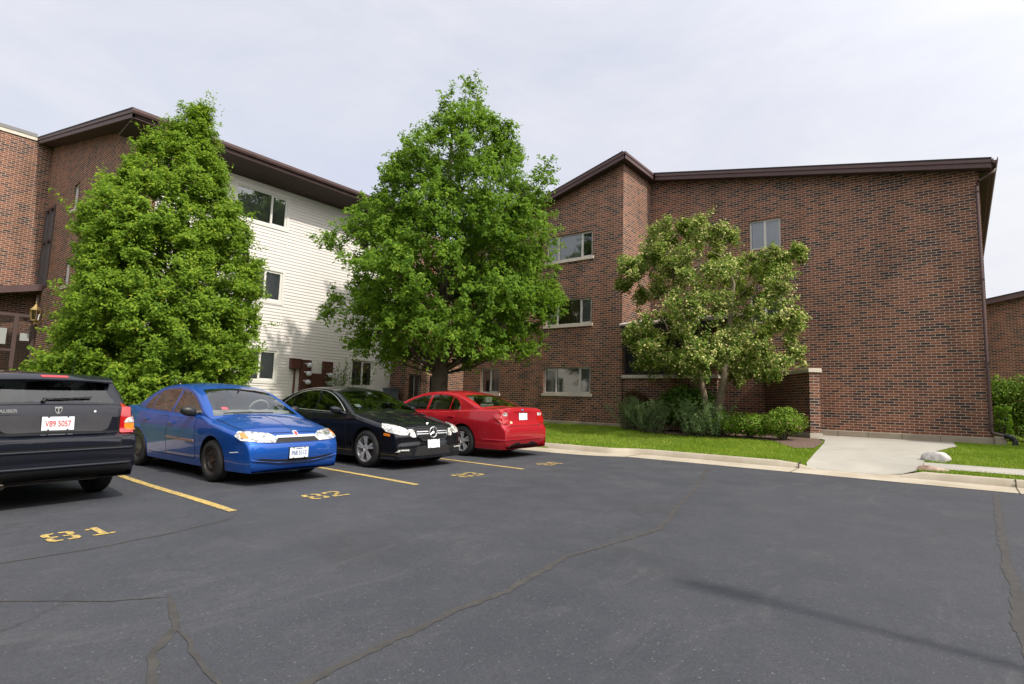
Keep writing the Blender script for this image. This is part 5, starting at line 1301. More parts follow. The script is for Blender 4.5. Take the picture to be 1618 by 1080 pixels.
# ---- black hatchback, tail out, cut by the left edge ----------------------------------------------------------------------
rt_ = thing('parked_car', 'black hatchback parked tail out beside the conical evergreen at the left edge', 'car', (-10.10, 1.63, lot_z(1.6)), R_(186.0), 'cars parked in the numbered stalls')
ht = Car(rt_, dict(W=.835, nose=2.15, tail=2.22, bowf=.42, bowr=.21, zb=.29, belt0=1.08, floor=M['dark'], paint=M['p_navy'], xf=1.317, xr=-1.317, rw=.335, ra=.385, rr=.22, tw=.215, az=.01,
    top=[(1.95, .24), (2.08, .26), (2.14, .35), (2.15, .5), (2.14, .62), (2.1, .74), (2.02, .83), (1.85, .89), (1.5, .96), (1.2, 1.0), (.95, 1.03), (.6, 1.04), (.0, 1.06), (-.8, 1.09), (-1.4, 1.13), (-1.85, 1.15), (-1.99, 1.145), (-2.045, 1.12), (-2.07, 1.04), (-2.085, .93), (-2.095, .85), (-2.11, .805), (-2.17, .785), (-2.205, .74), (-2.212, .58), (-2.19, .50), (-2.19, .44), (-2.17, .38), (-2.1, .32), (-2.0, .29)],
    hw=[(2.2, .74), (2.05, .79), (1.8, .84), (1.4, .83), (1., .835), (.3, .84), (-.8, .84), (-1.4, .84), (-1.8, .83), (-2.05, .805), (-2.25, .77)],
    S=[(.2, .93), (.3, .955), (.42, .98), (.56, .992), (.7, 1.), (.82, .995), (.95, .97), (1.05, .94), (1.2, .90)],
    crown=[(2.3, .012), (2.0, .03), (1.6, .055), (1.2, .06), (.9, .02), (-1.2, .02), (-1.7, .02), (-2.1, .012), (-2.3, .012)], edge=[(2.3, .05), (2., .06), (1.2, .07), (.8, .04), (-1.3, .04), (-2., .05), (-2.4, .05)],
    belt=[(1.3, 1.0), (.9, 1.02), (0, 1.05), (-1., 1.09), (-1.6, 1.13), (-2.1, 1.14)], roofw=.60, rcrown=.03, apw=.075, gh=[(1.12, .98), (1.0, 1.04), (.72, 1.2), (.42, 1.36), (.22, 1.445), (0, 1.49), (-.3, 1.52), (-.7, 1.53), (-1.2, 1.515), (-1.55, 1.485), (-1.72, 1.455), (-1.78, 1.425), (-1.85, 1.345), (-1.93, 1.23), (-1.985, 1.15), (-2.01, 1.09)],
    ws=(1.05, .28), bl=(-1.80, -1.97), pillars=[(-.12, -.2), (-.98, -1.02)], dlo_top=[(.80, 1.01), (.65, 1.11), (.42, 1.24), (.15, 1.36), (-.1, 1.41), (-.5, 1.43), (-.9, 1.42), (-1.2, 1.38), (-1.38, 1.28), (-1.46, 1.19), (-1.48, 1.14)], dlo_bot=[(.9, 1.03), (0, 1.06), (-1., 1.10), (-1.5, 1.14)]))
ht.wheels('split5'); ht.mirrors(.66, 1.06, M['p_navy']); ht.seats(M['seat'], -.05, -.85, 1.22); ht.dash(M['seat_d'], .62, 1.03)
ht.panel('front_door', door_poly(.82, -.15, .33, .99, -.02, 0), 'left', True); ht.panel('rear_door', door_poly(-.165, -1.18, .33, 1.0, 0, -.02, arch=(-1.317, .345, .45)), 'left', True)
ht.panel('tailgate', rpoly([(-.60, .66), (-.61, .82), (-.61, 1.125), (.61, 1.125), (.61, .82), (.60, .66)], .03), 'rear', step=.05)
ht.patch('plate_recess', rpoly([(-.50, .85), (-.55, 1.02), (.55, 1.02), (.50, .85), (.40, .815), (-.40, .815)], .03), 'rear', noisy('grey_recess_paint', (.035, .035, .04), (.05, .05, .055), 5., .35, 0.), .0075, step=.04)
ht.patch('tailgate_ledge', [(-.58, .785), (.58, .785), (.58, .797), (-.58, .797)], 'rear', M['p_navy'], .022, step=.05)
ht.plate('rear', 0., .925, 'plate_red', 'V89 5057')
for sg in (1, -1):
    L_ = lambda pts: [(sg * a, b_) for a, b_ in pts]
    o = ht.patch('tail_light', L_(rpoly([(.62, .79), (.63, 1.0), (.655, 1.16), (.78, 1.165), (.845, 1.02), (.862, .79)], .03)), 'rear', M['redlens'], .014, step=.03)
    ht.patch('reversing_lamp', L_([(.755 + .085 * math.cos(q), .915 + .07 * math.sin(q)) for q in np.linspace(0, math.pi, 12)]), 'rear', M['lamp_clear'], .0165, o, .02)
    ht.patch('indicator', L_(rpoly([(.67, .908), (.84, .908), (.835, .85), (.80, .83), (.71, .83), (.675, .85)], .015)), 'rear', M['amber'], .0165, o, .02)
ht.patch('bumper_seam', [(-.84, .765), (-.63, .758), (-.61, .645), (.61, .645), (.63, .758), (.84, .765), (.84, .773), (.624, .768), (.602, .655), (-.602, .655), (-.624, .768), (-.84, .773)], 'rear', M['gap'], .002, step=.04)
def bead(s, name, axis, z, y0, y1, r, m_, off=.0, zc=0.):
    P_ = []
    for k in range(33):
        y = y0 + (y1 - y0) * k / 32; h = s.cast(axis, y, z + zc * (y / y1) ** 2, 'low')
        if h: P_.append(h[0] + h[1] * off)
    mb = MB(); mb.tube(P_, r, 8); return mb.build(name, m_, s.root, smooth=60, local=True)
bead(ht, 'bumper_crease', 'rear', .625, -.84, .84, .016, M['p_navy']); bead(ht, 'bumper_crease', 'rear', .445, -.82, .82, .018, M['p_navy'])
bead(rd, 'bumper_crease', 'rear', .40, -.86, .86, .012, M['p_red']); bead(bl, 'intake_bead', 'front', .30, -.70, .70, .012, M['p_blue'], .004, .07); bead(me_, 'splitter', 'front', .20, -.84, .84, .014, M['p_black'], .01)
ht.patch('lower_bumper', rpoly([(-.70, .31), (.70, .31), (.74, .42), (-.74, .42)], .03), 'rear', M['plas'], .006, step=.05)
mb = MB()      # ram's head shield: plain chrome shield with dark notches
h, n = ht.at('rear', 0, 1.07, .012)
sh = [(-.036, .034), (-.02, .04), (0, .036), (.02, .04), (.036, .034), (.034, -.004), (.02, -.03), (0, -.044), (-.02, -.03), (-.034, -.004)]
mb.prism([(-a, b_) for a, b_ in sh], lambda a, b_: (h.x - .002, a, h.z + b_), lambda a, b_: (h.x + .008, a, h.z + b_)); sb = mb.build('shield_emblem', M['chrome'], rt_, local=True, bevel=.002)
mb = MB()
for sg in (1, -1): mb.prism([(sg * .008, .018), (sg * .026, .022), (sg * .022, -.006), (sg * .010, -.022)], lambda a, b_: (h.x - .0045, a, h.z + b_), lambda a, b_: (h.x - .002, a, h.z + b_))
mb.build('emblem_inlay', M['gap'], sb, local=True)
tm = text_mesh('CALIBER', .05, .003, .001); tm.materials.append(M['chrome']); h, n = ht.at('rear', .46, 1.065, .007)
tm.transform(Matrix.Translation(h) @ Matrix(((0, 0, -1, 0), (-1, 0, 0, 0), (0, 1, 0, 0), (0, 0, 0, 1)))); link(bpy.data.objects.new('lettering', tm), rt_)
ht.patch('tailgate_lock', [(-.36 + .012 * math.cos(q), .035 + .012 * math.sin(q) + 1.02) for q in np.linspace(0, 2 * math.pi, 12, endpoint=False)], 'rear', M['chrome'], .012, step=.03)
mb = MB(); sp = []
for k in range(13):
    y = -.60 + 1.2 * k / 12; bow = .05 * (1 - (y / .62) ** 2); sp.append([(-1.50, y, 1.505 - .02 * (y / .6) ** 2), (-1.74 - bow, y, 1.49 - .02 * (y / .6) ** 2), (-1.80 - bow, y, 1.475 - .02 * (y / .6) ** 2), (-1.885 - bow, y, 1.425 - .02 * (y / .6) ** 2), (-1.88 - bow, y, 1.408 - .02 * (y / .6) ** 2), (-1.72, y, 1.415 - .02 * (y / .6) ** 2)])
mb.grid(sp); mb.poly([q for q in sp[0]]); mb.poly([q for q in sp[-1]]); so_ = mb.build('roof_spoiler', M['p_navy'], rt_, smooth=40, local=True)
mb = MB(); mb.prism([(-1.90, 1.45), (-1.86, 1.474), (-1.85, 1.46), (-1.89, 1.43)], lambda x, z: (x, -.13, z), lambda x, z: (x, .13, z)); mb.build('brake_lamp', M['redlens'], so_, bevel=.004, local=True)
mb = MB(); P_ = [ht.at('rear', .10 - .075 * k, 1.19 + .003 * k, .022, 'both')[0] for k in range(7)]; mb.tube(P_, .012, 6); mb.tube([ht.at('rear', .12, 1.165, .01, 'both')[0], ht.at('rear', .10, 1.19, .03, 'both')[0]], .022, 8); mb.build('rear_wiper', M['plas'], rt_, local=True)
mb = MB(); mb.tube([(-1.5, -.30, 1.50), (-1.56, -.30, 1.73)], [.006, .003], 6); mb.build('aerial', M['plas'], rt_, local=True)
mb = MB(); mb.box(-2.05, -1.75, -.45, .45, .26, .33); mb.tube([(-2.12, .45, .27), (-1.8, .45, .28)], .03, 10); mb.build('exhaust_box', noisy('dirty_metal', (.16, .13, .10), (.24, .20, .16), 8., .8, .2), rt_, local=True)
# ------------------------------------------------------------------ plants
def leaf_mat(name, stops, trans=.32, rough=.55, spec=.14):
    m = mat(name, (.1, .2, .02), rough, spec=spec); t = NT(m)
    a = t.add('ShaderNodeAttribute', attribute_name='rnd'); c = t.ramp(a.outputs['Fac'], stops); t.base(c)
    tr = t.add('ShaderNodeBsdfTranslucent'); t.link(t.mix(.5, c, (.26, .42, .02), 'MIX'), tr.inputs['Color'])
    ms = t.add('ShaderNodeMixShader', i_0=trans); out = t.n['Material Output']
    t.link(t.b.outputs[0], ms.inputs[1]); t.link(tr.outputs[0], ms.inputs[2]); t.link(ms.outputs[0], out.inputs['Surface']); return m
M['leaf_tree'] = leaf_mat('pear_leaf', [(0, (.045, .100, .012)), (.4, (.105, .205, .018)), (.8, (.195, .320, .030)), (1., (.32, .44, .06))], .45)
M['leaf_cone'] = leaf_mat('evergreen_spray', [(0, (.060, .125, .014)), (.45, (.155, .265, .022)), (.85, (.27, .385, .030)), (1., (.38, .40, .05))], .42, .6)
M['leaf_blossom'] = leaf_mat('blossom_tree_leaf', [(0, (.060, .120, .018)), (.46, (.135, .215, .03)), (.64, (.24, .29, .05)), (.70, (.48, .45, .16)), (1., (.74, .68, .32))], .34)
M['leaf_dark'] = leaf_mat('shrub_leaf', [(0, (.045, .10, .022)), (.6, (.10, .19, .03)), (1., (.18, .28, .05))], .3)
M['leaf_grey'] = leaf_mat('grey_green_leaf', [(0, (.11, .175, .075)), (.6, (.20, .29, .12)), (1., (.30, .38, .19))], .3)
M['leaf_spirea'] = leaf_mat('spirea_leaf', [(0, (.10, .19, .02)), (.6, (.19, .30, .034)), (.93, (.22, .32, .04)), (.95, (.45, .20, .17)), (1., (.55, .28, .24))], .25)
M['leaf_red'] = leaf_mat('barberry_leaf', [(0, (.030, .010, .012)), (.6, (.065, .020, .020)), (.85, (.13, .05, .03)), (1., (.12, .13, .03))], .2)
M['leaf_hedge'] = leaf_mat('hedge_leaf', [(0, (.06, .13, .015)), (.6, (.13, .23, .024)), (.85, (.25, .34, .05)), (1., (.30, .36, .09))], .2)
M['leaf_lime'] = leaf_mat('lime_evergreen', [(0, (.06, .14, .008)), (1., (.14, .26, .02))], .25)
M['grass'] = leaf_mat('grass_blade', [(0, (.115, .20, .018)), (.5, (.22, .33, .028)), (.9, (.35, .42, .055)), (1., (.30, .29, .09))], .3)
M['bark'] = noisy('bark', (.050, .040, .032), (.11, .09, .075), 6., .95, .9, 35., bdist=.02)
M['bark_pale'] = noisy('pale_bark', (.16, .12, .085), (.28, .23, .17), 7., .95, .7, 30., bdist=.015)

def unit(v): return v / np.maximum(np.linalg.norm(v, axis=1, keepdims=True), 1e-9)
def leaves(name, P, Nn, L, W, material, parent, rnd, droop=.0, fold=.25, axis=None):
    """one mesh of leaf shaped quads: P centres, Nn facing, L/W length and width arrays"""
    n = len(P); Nn = unit(Nn); a = rng.normal(size=(n, 3)) if axis is None else axis + rng.normal(size=(n, 3)) * .35
    a[:, 2] -= droop; T = unit(a - Nn * np.sum(a * Nn, axis=1, keepdims=True)); B = np.cross(Nn, T)
    L = (L * np.ones(n))[:, None]; W = (W * np.ones(n))[:, None]
    v0 = P - T * L * .5; v2 = P + T * L * .5 - Nn * L * .08; v1 = P + B * W * .5 + Nn * W * fold - T * L * .06; v3 = P - B * W * .5 + Nn * W * fold - T * L * .06
    V = np.stack([v0, v1, v2, v3], axis=1).reshape(-1, 3)
    org = np.array(ORG.get(parent.name, (0, 0, 0))) if parent else np.zeros(3)
    return raw_mesh(name, V, np.arange(n * 4), 4, [material], parent, np.repeat(rnd, 4), org=org)
def blob(c, r, n, shell=.55, up=.35):
    """points on a lumpy clump; returns points and facing"""
    d = unit(rng.normal(size=(n, 3))); d[:, 2] = d[:, 2] * .9 + up * rng.random(n); d = unit(d)
    f = shell + (1 - shell) * rng.random(n) ** .6
    return np.array(c) + d * np.array(r) * f[:, None], d
def sprays(C, Rr, nsub, per, axis0, up=.25, droop=.25, jit=.05, out=.8):
    """leafy twigs: every clump is a fan of short shoots; returns leaf points, facing and leaf axes"""
    C = np.asarray(C); n = len(C); Rr = np.asarray(Rr)
    o = C - np.asarray(axis0); o[:, 2] *= .25; o = unit(o)
    d = unit(np.repeat(o, nsub, 0) * out + rng.normal(size=(n * nsub, 3)) * .75 + np.array([0, 0, up]))
    L = np.repeat(Rr, nsub, 0) * rng.uniform(.55, 1.35, (n * nsub, 1)); st = np.repeat(C, nsub, 0) + rng.normal(size=(n * nsub, 3)) * np.repeat(Rr, nsub, 0) * .35
    tip = d * L; m = n * nsub * per; t_ = (.1 + .9 * rng.random(m)) ; i = np.repeat(np.arange(n * nsub), per)
    P = st[i] + tip[i] * t_[:, None] + rng.normal(size=(m, 3)) * jit; P[:, 2] -= droop * t_ ** 2 * np.linalg.norm(tip[i], axis=1)
    A = unit(tip[i]) + rng.normal(size=(m, 3)) * .8; N = rng.normal(size=(m, 3)) * .55 + np.repeat(np.repeat(o, nsub, 0), per, 0) * .35 + np.array([.55, -.12, .70])
    tone = np.repeat(rng.normal(size=n * nsub), per)
    return P, N, A, tone
def clumps(C, Rr, per, **k):
    P, N = [], []
    for c, r in zip(C, Rr):
        p, d = blob(c, r, per, **k); P.append(p); N.append(d)
    return np.concatenate(P), np.concatenate(N)
def limb_tree(mb, base, tips, r0, levels, seed, zmin=1.):
    """trunk to tips: every tip is joined through shared fork points on the leader"""
    r2 = random.Random(seed)
    for tip, r in tips:
        tip = Vector(tip); a = Vector(base[0]); z = min(base[-1].z, max(zmin, tip.z - (Vector((tip.x, tip.y, 0)) - Vector((a.x, a.y, 0))).length * r2.uniform(.7, 1.25)))
        # point on leader at height z
        for u, w_ in zip(base, base[1:]):
            if u.z <= z <= w_.z: q = u.lerp(w_, (z - u.z) / max(1e-6, w_.z - u.z)); break
        else: q = base[1]
        m1 = q.lerp(tip, .4) + Vector((r2.uniform(-.12, .12), r2.uniform(-.12, .12), -.10)); m2 = q.lerp(tip, .75) + Vector((r2.uniform(-.1, .1), r2.uniform(-.1, .1), .02))
        mb.tube([q, m1, m2, tip], [r, r * .7, r * .42, r * .12], 7)

# ---- big pear-shaped shade tree ---------------------------------------------------------------------------------
def prof(tab, z): return np.interp(z, [p[0] for p in tab], [p[1] for p in tab])
cx, cy = -13.25, 12.85; gz0 = ground_z(cx, cy)
BT = thing('shade_tree', 'tall leafy green tree with pointed crown between the white siding and red sedan', 'tree', (cx, cy, gz0))
tabR = [(2.75, 1.6), (3.0, 2.3), (3.5, 2.8), (4.4, 3.0), (5.6, 3.0), (6.8, 2.8), (8.0, 2.45), (9.3, 2.05), (10.3, 1.45), (11.1, .9), (11.7, .45), (12.1, .12)]
def crown_clumps(n, tab, c, lump, rin=.35, seed=1, lean=(0, 0), off=((0, 0), (20, 0))):
    g = np.random.default_rng(seed); zz = []; zs = np.linspace(tab[0][0], tab[-1][0], 400); wgt = prof(tab, zs) ** 1.4 + .12; wgt /= wgt.sum()
    z = g.choice(zs, n, p=wgt); th = g.random(n) * 2 * np.pi; f = rin + (1 - rin) * g.random(n) ** .55
    lob = 1 + lump * (np.sin(th * 3 + z * 1.1) * .5 + np.sin(th * 5 - z * 1.9 + 1.) * .35 + np.sin(z * 3.1 + th) * .3)
    r = prof(tab, z) * f * lob; o_ = prof(off, z); c = (c[0] + lean[0] * z + .78 * o_, c[1] + lean[1] * z + .62 * o_)
    return np.stack([c[0] + r * np.cos(th), c[1] + r * np.sin(th), z], axis=1), f
C, f = crown_clumps(375, tabR, (cx, cy), .14, .22, 3, (.03, .024))
keep = rng.random(len(C)) < 1.; C = C[keep]; f = f[keep]
Rr = np.stack([rng.uniform(.34, .62, len(C))] * 3, axis=1) * np.array([1, 1, .66])
# sprigs that break the outline
C2, f2 = crown_clumps(150, [(a, r * 1.06 + .08) for a, r in tabR], (cx, cy), .2, .93, 9, (.03, .024)); R2 = np.stack([rng.uniform(.16, .34, len(C2))] * 3, axis=1) * np.array([1, 1, .8])
# the few far-reaching boughs seen against the brick
rt2 = np.array([.78, .62, 0.])
C3 = np.array([np.array((cx, cy, 0)) + rt2 * a + np.array((-.62, .78, 0)) * d + np.array((0, 0, z)) for a, d, z in ((3.3, -.6, 4.6), (3.2, .3, 5.0), (3.5, -.2, 4.9), (3.0, -.9, 8.3), (3.2, -.8, 8.8), (3.0, -.6, 7.8), (-3.7, -.5, 6.3), (-3.5, 0, 6.6), (-3.6, .4, 4.6), (-3.7, 0, 4.2), (2.9, .2, 3.3), (2.6, -.3, 3.0), (-2.8, .4, 3.1), (-2.3, -.8, 3.0))])
ax0 = np.array([cx, cy, 0.])
Ca = np.concatenate([C, C3]); Ra = np.concatenate([Rr[:, :1], np.full((len(C3), 1), .45)])
S1 = sprays(Ca, Ra, 13, 26, ax0 + np.array([0, 0, 5.]), jit=.055); S2 = sprays(C2, R2[:, :1] * 1.2, 6, 18, ax0 + np.array([0, 0, 5.]), up=.5, jit=.045)
P_, nn, A_, tone = [np.concatenate(q) for q in zip(S1, S2)]
rn = np.clip(.47 + .17 * rng.normal(size=len(P_)) + .10 * tone, 0, 1)
leaves('crown', P_, nn, rng.uniform(.085, .14, len(P_)), rng.uniform(.05, .08, len(P_)), M['leaf_tree'], BT, rn, droop=.35, axis=A_)
mb = MB(); base = [Vector((cx, cy, gz0 - .1)), Vector((cx + .02, cy, 1.2)), Vector((cx, cy + .03, 2.3)), Vector((cx + .05, cy, 4.5)), Vector((cx, cy + .05, 7.5)), Vector((cx + .1, cy, 11.6))]
mb.tube(base, [.36, .275, .26, .16, .09, .02], 14)
tips = [(tuple(c), random.uniform(.02, .045)) for c in C[::5] if c[2] > 3.4] + [(tuple(c), .03) for c in C3]
tips += [((cx + 1.9 * math.cos(a), cy + 1.9 * math.sin(a), 4.3 + .5 * math.sin(a * 3)), .10) for a in np.linspace(0, 6.28, 9)[:-1]]
limb_tree(mb, base, tips, .1, 2, 5, 2.15); mb.build('trunk', M['bark'], BT, smooth=60)

# ---- broad conical evergreen ---------------------------------------------------------------------------------------
ex, ey = -14.45, 5.2; eg = ground_z(ex, ey)
ET = thing('conical_evergreen', 'broad cone shaped yellow green evergreen behind the blue sedan', 'tree', (ex, ey, eg))
tabE = [(.5, 1.9), (1.4, 2.1), (2.3, 1.9), (3.6, 1.85), (4.6, 1.75), (5.3, 1.6), (6.0, 1.25), (6.6, .95), (7.3, .58), (7.9, .3), (8.25, .06)]; offE = [(.5, -.75), (1.5, -.5), (2.3, -.15), (3.6, -.02), (5.3, -.2), (6.6, -.15), (7.4, .02), (8.3, .28)]
C, f = crown_clumps(1250, tabE, (ex, ey), .09, .6, 4, off=offE)
hole = np.array([ex, ey, 0]) + rt2 * .55 + np.array([-.62, .78, 0]) * -1.0
dd = np.linalg.norm((C - hole)[:, :2] @ np.array([[.78], [.62]]), axis=1); hz_ = np.abs(C[:, 2] - 4.05)
C = C[~((dd < .3) & (hz_ < .45))]
Rr = np.stack([rng.uniform(.12, .25, len(C))] * 3, axis=1) * np.array([1, 1, 1.05])
C2, f2 = crown_clumps(160, [(a, r * 1.03 + .04) for a, r in tabE], (ex, ey), .12, .95, 10, off=offE)
dd = np.abs((C2 - hole)[:, :2] @ np.array([.78, .62])); C2 = C2[~((dd < .3) & (np.abs(C2[:, 2] - 4.05) < .4))]
R2 = np.stack([rng.uniform(.12, .26, len(C2))] * 3, axis=1) * np.array([1, 1, 1.3])
ax0 = np.array([ex, ey, 0.])
S1 = sprays(C, Rr[:, :1], 9, 22, ax0 + np.array([0, 0, 3.]), up=.7, droop=.05, jit=.04); S2 = sprays(C2, R2[:, :1] * 1.3, 6, 18, ax0 + np.array([0, 0, 3.]), up=.8, droop=0., jit=.03)
C4, f4 = crown_clumps(330, [(a, r * .62) for a, r in tabE], (ex, ey), .05, .2, 21, off=offE); hl_ = np.abs((C4 - hole)[:, :2] @ np.array([.78, .62])); C4 = C4[~((hl_ < .3) & (np.abs(C4[:, 2] - 4.05) < .4))]
S3 = sprays(C4, np.full((len(C4), 1), .3), 8, 18, ax0 + np.array([0, 0, 3.]), up=.4, droop=.1, jit=.08)
P_, nn, A_, tone = [np.concatenate(q) for q in zip(S1, S2, S3)]
rn = np.clip(.48 + .18 * rng.normal(size=len(P_)) + .12 * tone, 0, 1)
leaves('crown', P_, nn, rng.uniform(.06, .10, len(P_)), rng.uniform(.03, .048, len(P_)), M['leaf_cone'], ET, rn, axis=A_, fold=.15)
mb = MB(); base = [Vector((ex, ey, eg - .1)), Vector((ex, ey, 1.5)), Vector((ex + .03, ey, 4.)), Vector((ex, ey, 7.9))]; mb.tube(base, [.2, .17, .11, .02], 10)
limb_tree(mb, base, [(tuple(c), .014) for c in C[::22]], .1, 1, 6); mb.build('trunk', M['bark'], ET, smooth=60)

# ---- blossoming tree in the shrub bed --------------------------------------------------------------------------------
bx_, by_ = -5.95, 17.7; bg_ = ground_z(bx_, by_)
DT = thing('blossom_tree', 'spreading small tree with cream blossom and twin stems in the shrub bed', 'tree', (bx_, by_, bg_))
fw = np.array([-.56, .83, 0.]); rt3 = np.array([.83, .56, 0.])
pads = [  # (right, height, half width, half height)
    (-1.55, 6.75, .75, .28), (-.75, 7.0, .65, .25), (-.35, 6.6, .8, .3), (-1.9, 6.2, .7, .3), (-2.55, 5.75, .55, .22), (-1.2, 5.9, .9, .3), (-2.75, 5.35, .3, .15), (.2, 6.6, .45, .2), (.85, 5.95, .6, .22), (1.35, 5.95, .5, .16), (1.8, 6.0, .4, .12), (2.2, 6.05, .22, .08), (1.2, 5.5, .75, .26), (.2, 5.6, .9, .3),
    (-.9, 5.2, .9, .28), (-1.9, 5.1, .6, .22), (.7, 5.0, .8, .28), (1.3, 4.9, .55, .2), (-.2, 4.6, .9, .28), (-1.3, 4.45, .8, .22), (.9, 4.25, .9, .25), (1.6, 4.0, .5, .14), (2.0, 3.95, .28, .10), (-1.9, 3.9, .75, .22), (-.8, 3.75, .9, .25), (-2.5, 3.6, .35, .14), (.3, 3.6, .9, .25), (1.3, 3.3, .7, .2),
    (-2.1, 3.2, .55, .2), (-1.3, 3.0, .9, .25), (-.3, 2.95, .9, .25), (.8, 2.7, .9, .25), (1.6, 2.95, .4, .14), (-1.8, 2.75, .6, .2), (-.9, 2.7, .7, .2), (1.1, 2.55, .4, .14)]
PC = []; PR = []
for a, z, hw_, hh in pads:
    R0 = 2.3 * math.sqrt(max(.12, 1 - (a / 3.0) ** 2)) * (1 - .35 * max(0, (z - 5.) / 2.2))
    for k in range(8):
        d = rng.uniform(-1, 1) * R0; aa = a + rng.uniform(-.5, .5) * hw_
        PC.append(np.array([bx_, by_, z - .05 * abs(d) + rng.uniform(-.15, .15)]) + rt3 * aa + fw * d); PR.append((hw_ * .62 * rng.uniform(.6, 1), hw_ * .62 * rng.uniform(.6, 1), hh * rng.uniform(.75, 1.25)))
PC = np.array(PC); PR = np.array(PR); keep = rng.random(len(PC)) < .86; PC, PR = PC[keep], PR[keep]
P_, nn, A_, tone = sprays(PC, PR[:, :1] * .85, 9, 40, np.array([bx_, by_, 3.5]), up=.1, droop=.2, jit=.06)
rn = np.clip(rng.beta(1.5, 1.6, len(P_)) + .06 * tone, 0, 1)
leaves('crown', P_, nn, rng.uniform(.06, .105, len(P_)), rng.uniform(.04, .065, len(P_)), M['leaf_blossom'], DT, rn, droop=.2, axis=A_)
mb = MB(); b1 = [Vector((bx_, by_, bg_ - .1)), Vector((bx_ + .05, by_ + .02, 1.2)), Vector((bx_ + .22, by_ + .1, 2.2)), Vector((bx_ + .35, by_ + .15, 3.6)), Vector((bx_ + .5, by_ + .3, 5.3)), Vector((bx_ + .2, by_ + .2, 6.3))]
b2 = [Vector((bx_ - .05, by_ + .03, bg_ + .1)), Vector((bx_ - .28, by_ - .05, 1.4)), Vector((bx_ - .45, by_ - .1, 2.4)), Vector((bx_ - .8, by_ - .35, 3.8)), Vector((bx_ - 1.1, by_ - .7, 5.6)), Vector((bx_ - 1.2, by_ - .8, 6.5))]
mb.tube(b1, [.17, .125, .11, .085, .05, .015], 12); mb.tube(b2, [.12, .10, .085, .065, .035, .012], 10)
limb_tree(mb, b1, [(tuple(c), .015) for c in PC[::14] if c[2] > 3.2], .1, 1, 7, 1.9); limb_tree(mb, b2, [(tuple(c), .015) for c in PC[1::18] if c[0] < bx_ + .3 and c[2] > 3.2], .1, 1, 8, 1.9); mb.build('trunk', M['bark_pale'], DT, smooth=60)

# ---- shade tree outside the frame on the right; it shades the right hand lawn -----------------------------------------
def copy_tree(src, loc, sc, lab, name):
    r = src.copy(); COL.objects.link(r); r.name = name; r.location = loc; r.scale = sc; r['label'] = lab
    for ch in src.children:
        c = ch.copy(); COL.objects.link(c); c.parent = r
    return r
copy_tree(BT, (6.2, 20.6, .5), (.70, .70, .72), 'smaller leafy tree right of the end wall that shades its lawn', 'shade_tree')
for k, (x, y, q) in enumerate(((15.2, -13, 1.), (15.6, -5.5, .9), (15., 2., 1.05), (15.6, 9., .92), (-15, -16.5, .95), (-7.5, -18, 1.05), (0, -17, .9), (7.5, -18, 1.))):
    o = copy_tree(BT, (x, y, -.1), (q, q, q * 1.02), 'green shade tree across the lot mirrored in the parked cars', 'shade_tree'); o['group'] = 'trees around the lot outside the picture'

# ---- shrubs ----------------------------------------------------------------------------------------------------------------
def shrub(name, lab, c, r, h, n, L, W, m, kind='dome', cat='shrub', seed=0, sub=26):
    z0 = ground_z(c[0], c[1]); o = thing(name, lab, cat, (c[0], c[1], z0)); g = np.random.default_rng(seed + 50)
    if kind == 'spike':
        k = 60; ax = np.stack([g.normal(size=k) * .35, g.normal(size=k) * .35, np.ones(k)], axis=1); ax = unit(ax); b0 = np.stack([c[0] + g.uniform(-1, 1, k) * r[0] * .75, c[1] + g.uniform(-1, 1, k) * r[1] * .75, np.full(k, z0)], axis=1)
        ln = h * g.uniform(.65, 1.05, k); i = g.integers(0, k, n); t_ = .12 + .88 * g.random(n) ** .8
        P = b0[i] + ax[i] * (ln[i] * t_)[:, None] + g.normal(size=(n, 3)) * .035; N = unit(g.normal(size=(n, 3)) + ax[i] * .3); A = ax[i] * .9 + g.normal(size=(n, 3)) * .5
        leaves('foliage', P, N, g.uniform(.7, 1.2, n) * L, g.uniform(.8, 1.2, n) * W, m, o, np.clip(g.normal(.35 + .3 * t_, .2, n), 0, 1), axis=A)
        mb = MB()
        for a, e, l in zip(b0[::2], ax[::2], ln[::2]): mb.tube([tuple(a), tuple(a + e * l * .95)], [.008, .003], 5)
        mb.build('stem', M['bark'], o)
    else:
        d = unit(g.normal(size=(sub, 3))); d[:, 2] = np.abs(d[:, 2]); C = np.array([c[0], c[1], z0 + h * .32]) + d * np.array([r[0] * .72, r[1] * .72, h * .52]) * g.uniform(.55, 1., sub)[:, None]
        if kind == 'box': C = np.array([c[0], c[1], z0]) + np.stack([g.uniform(-1, 1, sub) * r[0], g.uniform(-1, 1, sub) * r[1], g.uniform(.12, .95, sub) * h], axis=1)
        rr = np.stack([g.uniform(.22, .36, sub)] * 3, axis=1) * max(r[0], r[1], .5 * h) * (1. if kind != 'box' else .55)
        P, N = clumps(C, rr, n // sub, shell=.5, up=.3); ok = P[:, 2] > z0 + .02; P, N = P[ok], N[ok]
        nn = N + g.normal(size=P.shape) * .5; nn[:, 2] += .2
        leaves('foliage', P, nn, g.uniform(.7, 1.25, len(P)) * L, g.uniform(.7, 1.25, len(P)) * W, m, o, np.clip(g.normal(.45, .23, len(P)) + (g.random(len(P)) > .96) * .3, 0, 1), droop=.3)
        mb = MB()
        for k in range(0, sub, 2): mb.tube([(c[0] + g.uniform(-.1, .1), c[1] + g.uniform(-.1, .1), z0 - .05), tuple((C[k] + np.array([c[0], c[1], z0])) / 2 + np.array([0, 0, .05])), tuple(C[k])], [.015, .011, .004], 5)
        mb.build('stem', M['bark'], o)
    return o
shrub('lavender_bush', 'leftmost grey green spiky bush in the bed by the brick corner', (-8.55, 17.55), (.6, .45), 1.2, 6000, .075, .018, M['leaf_grey'], 'spike', seed=1)
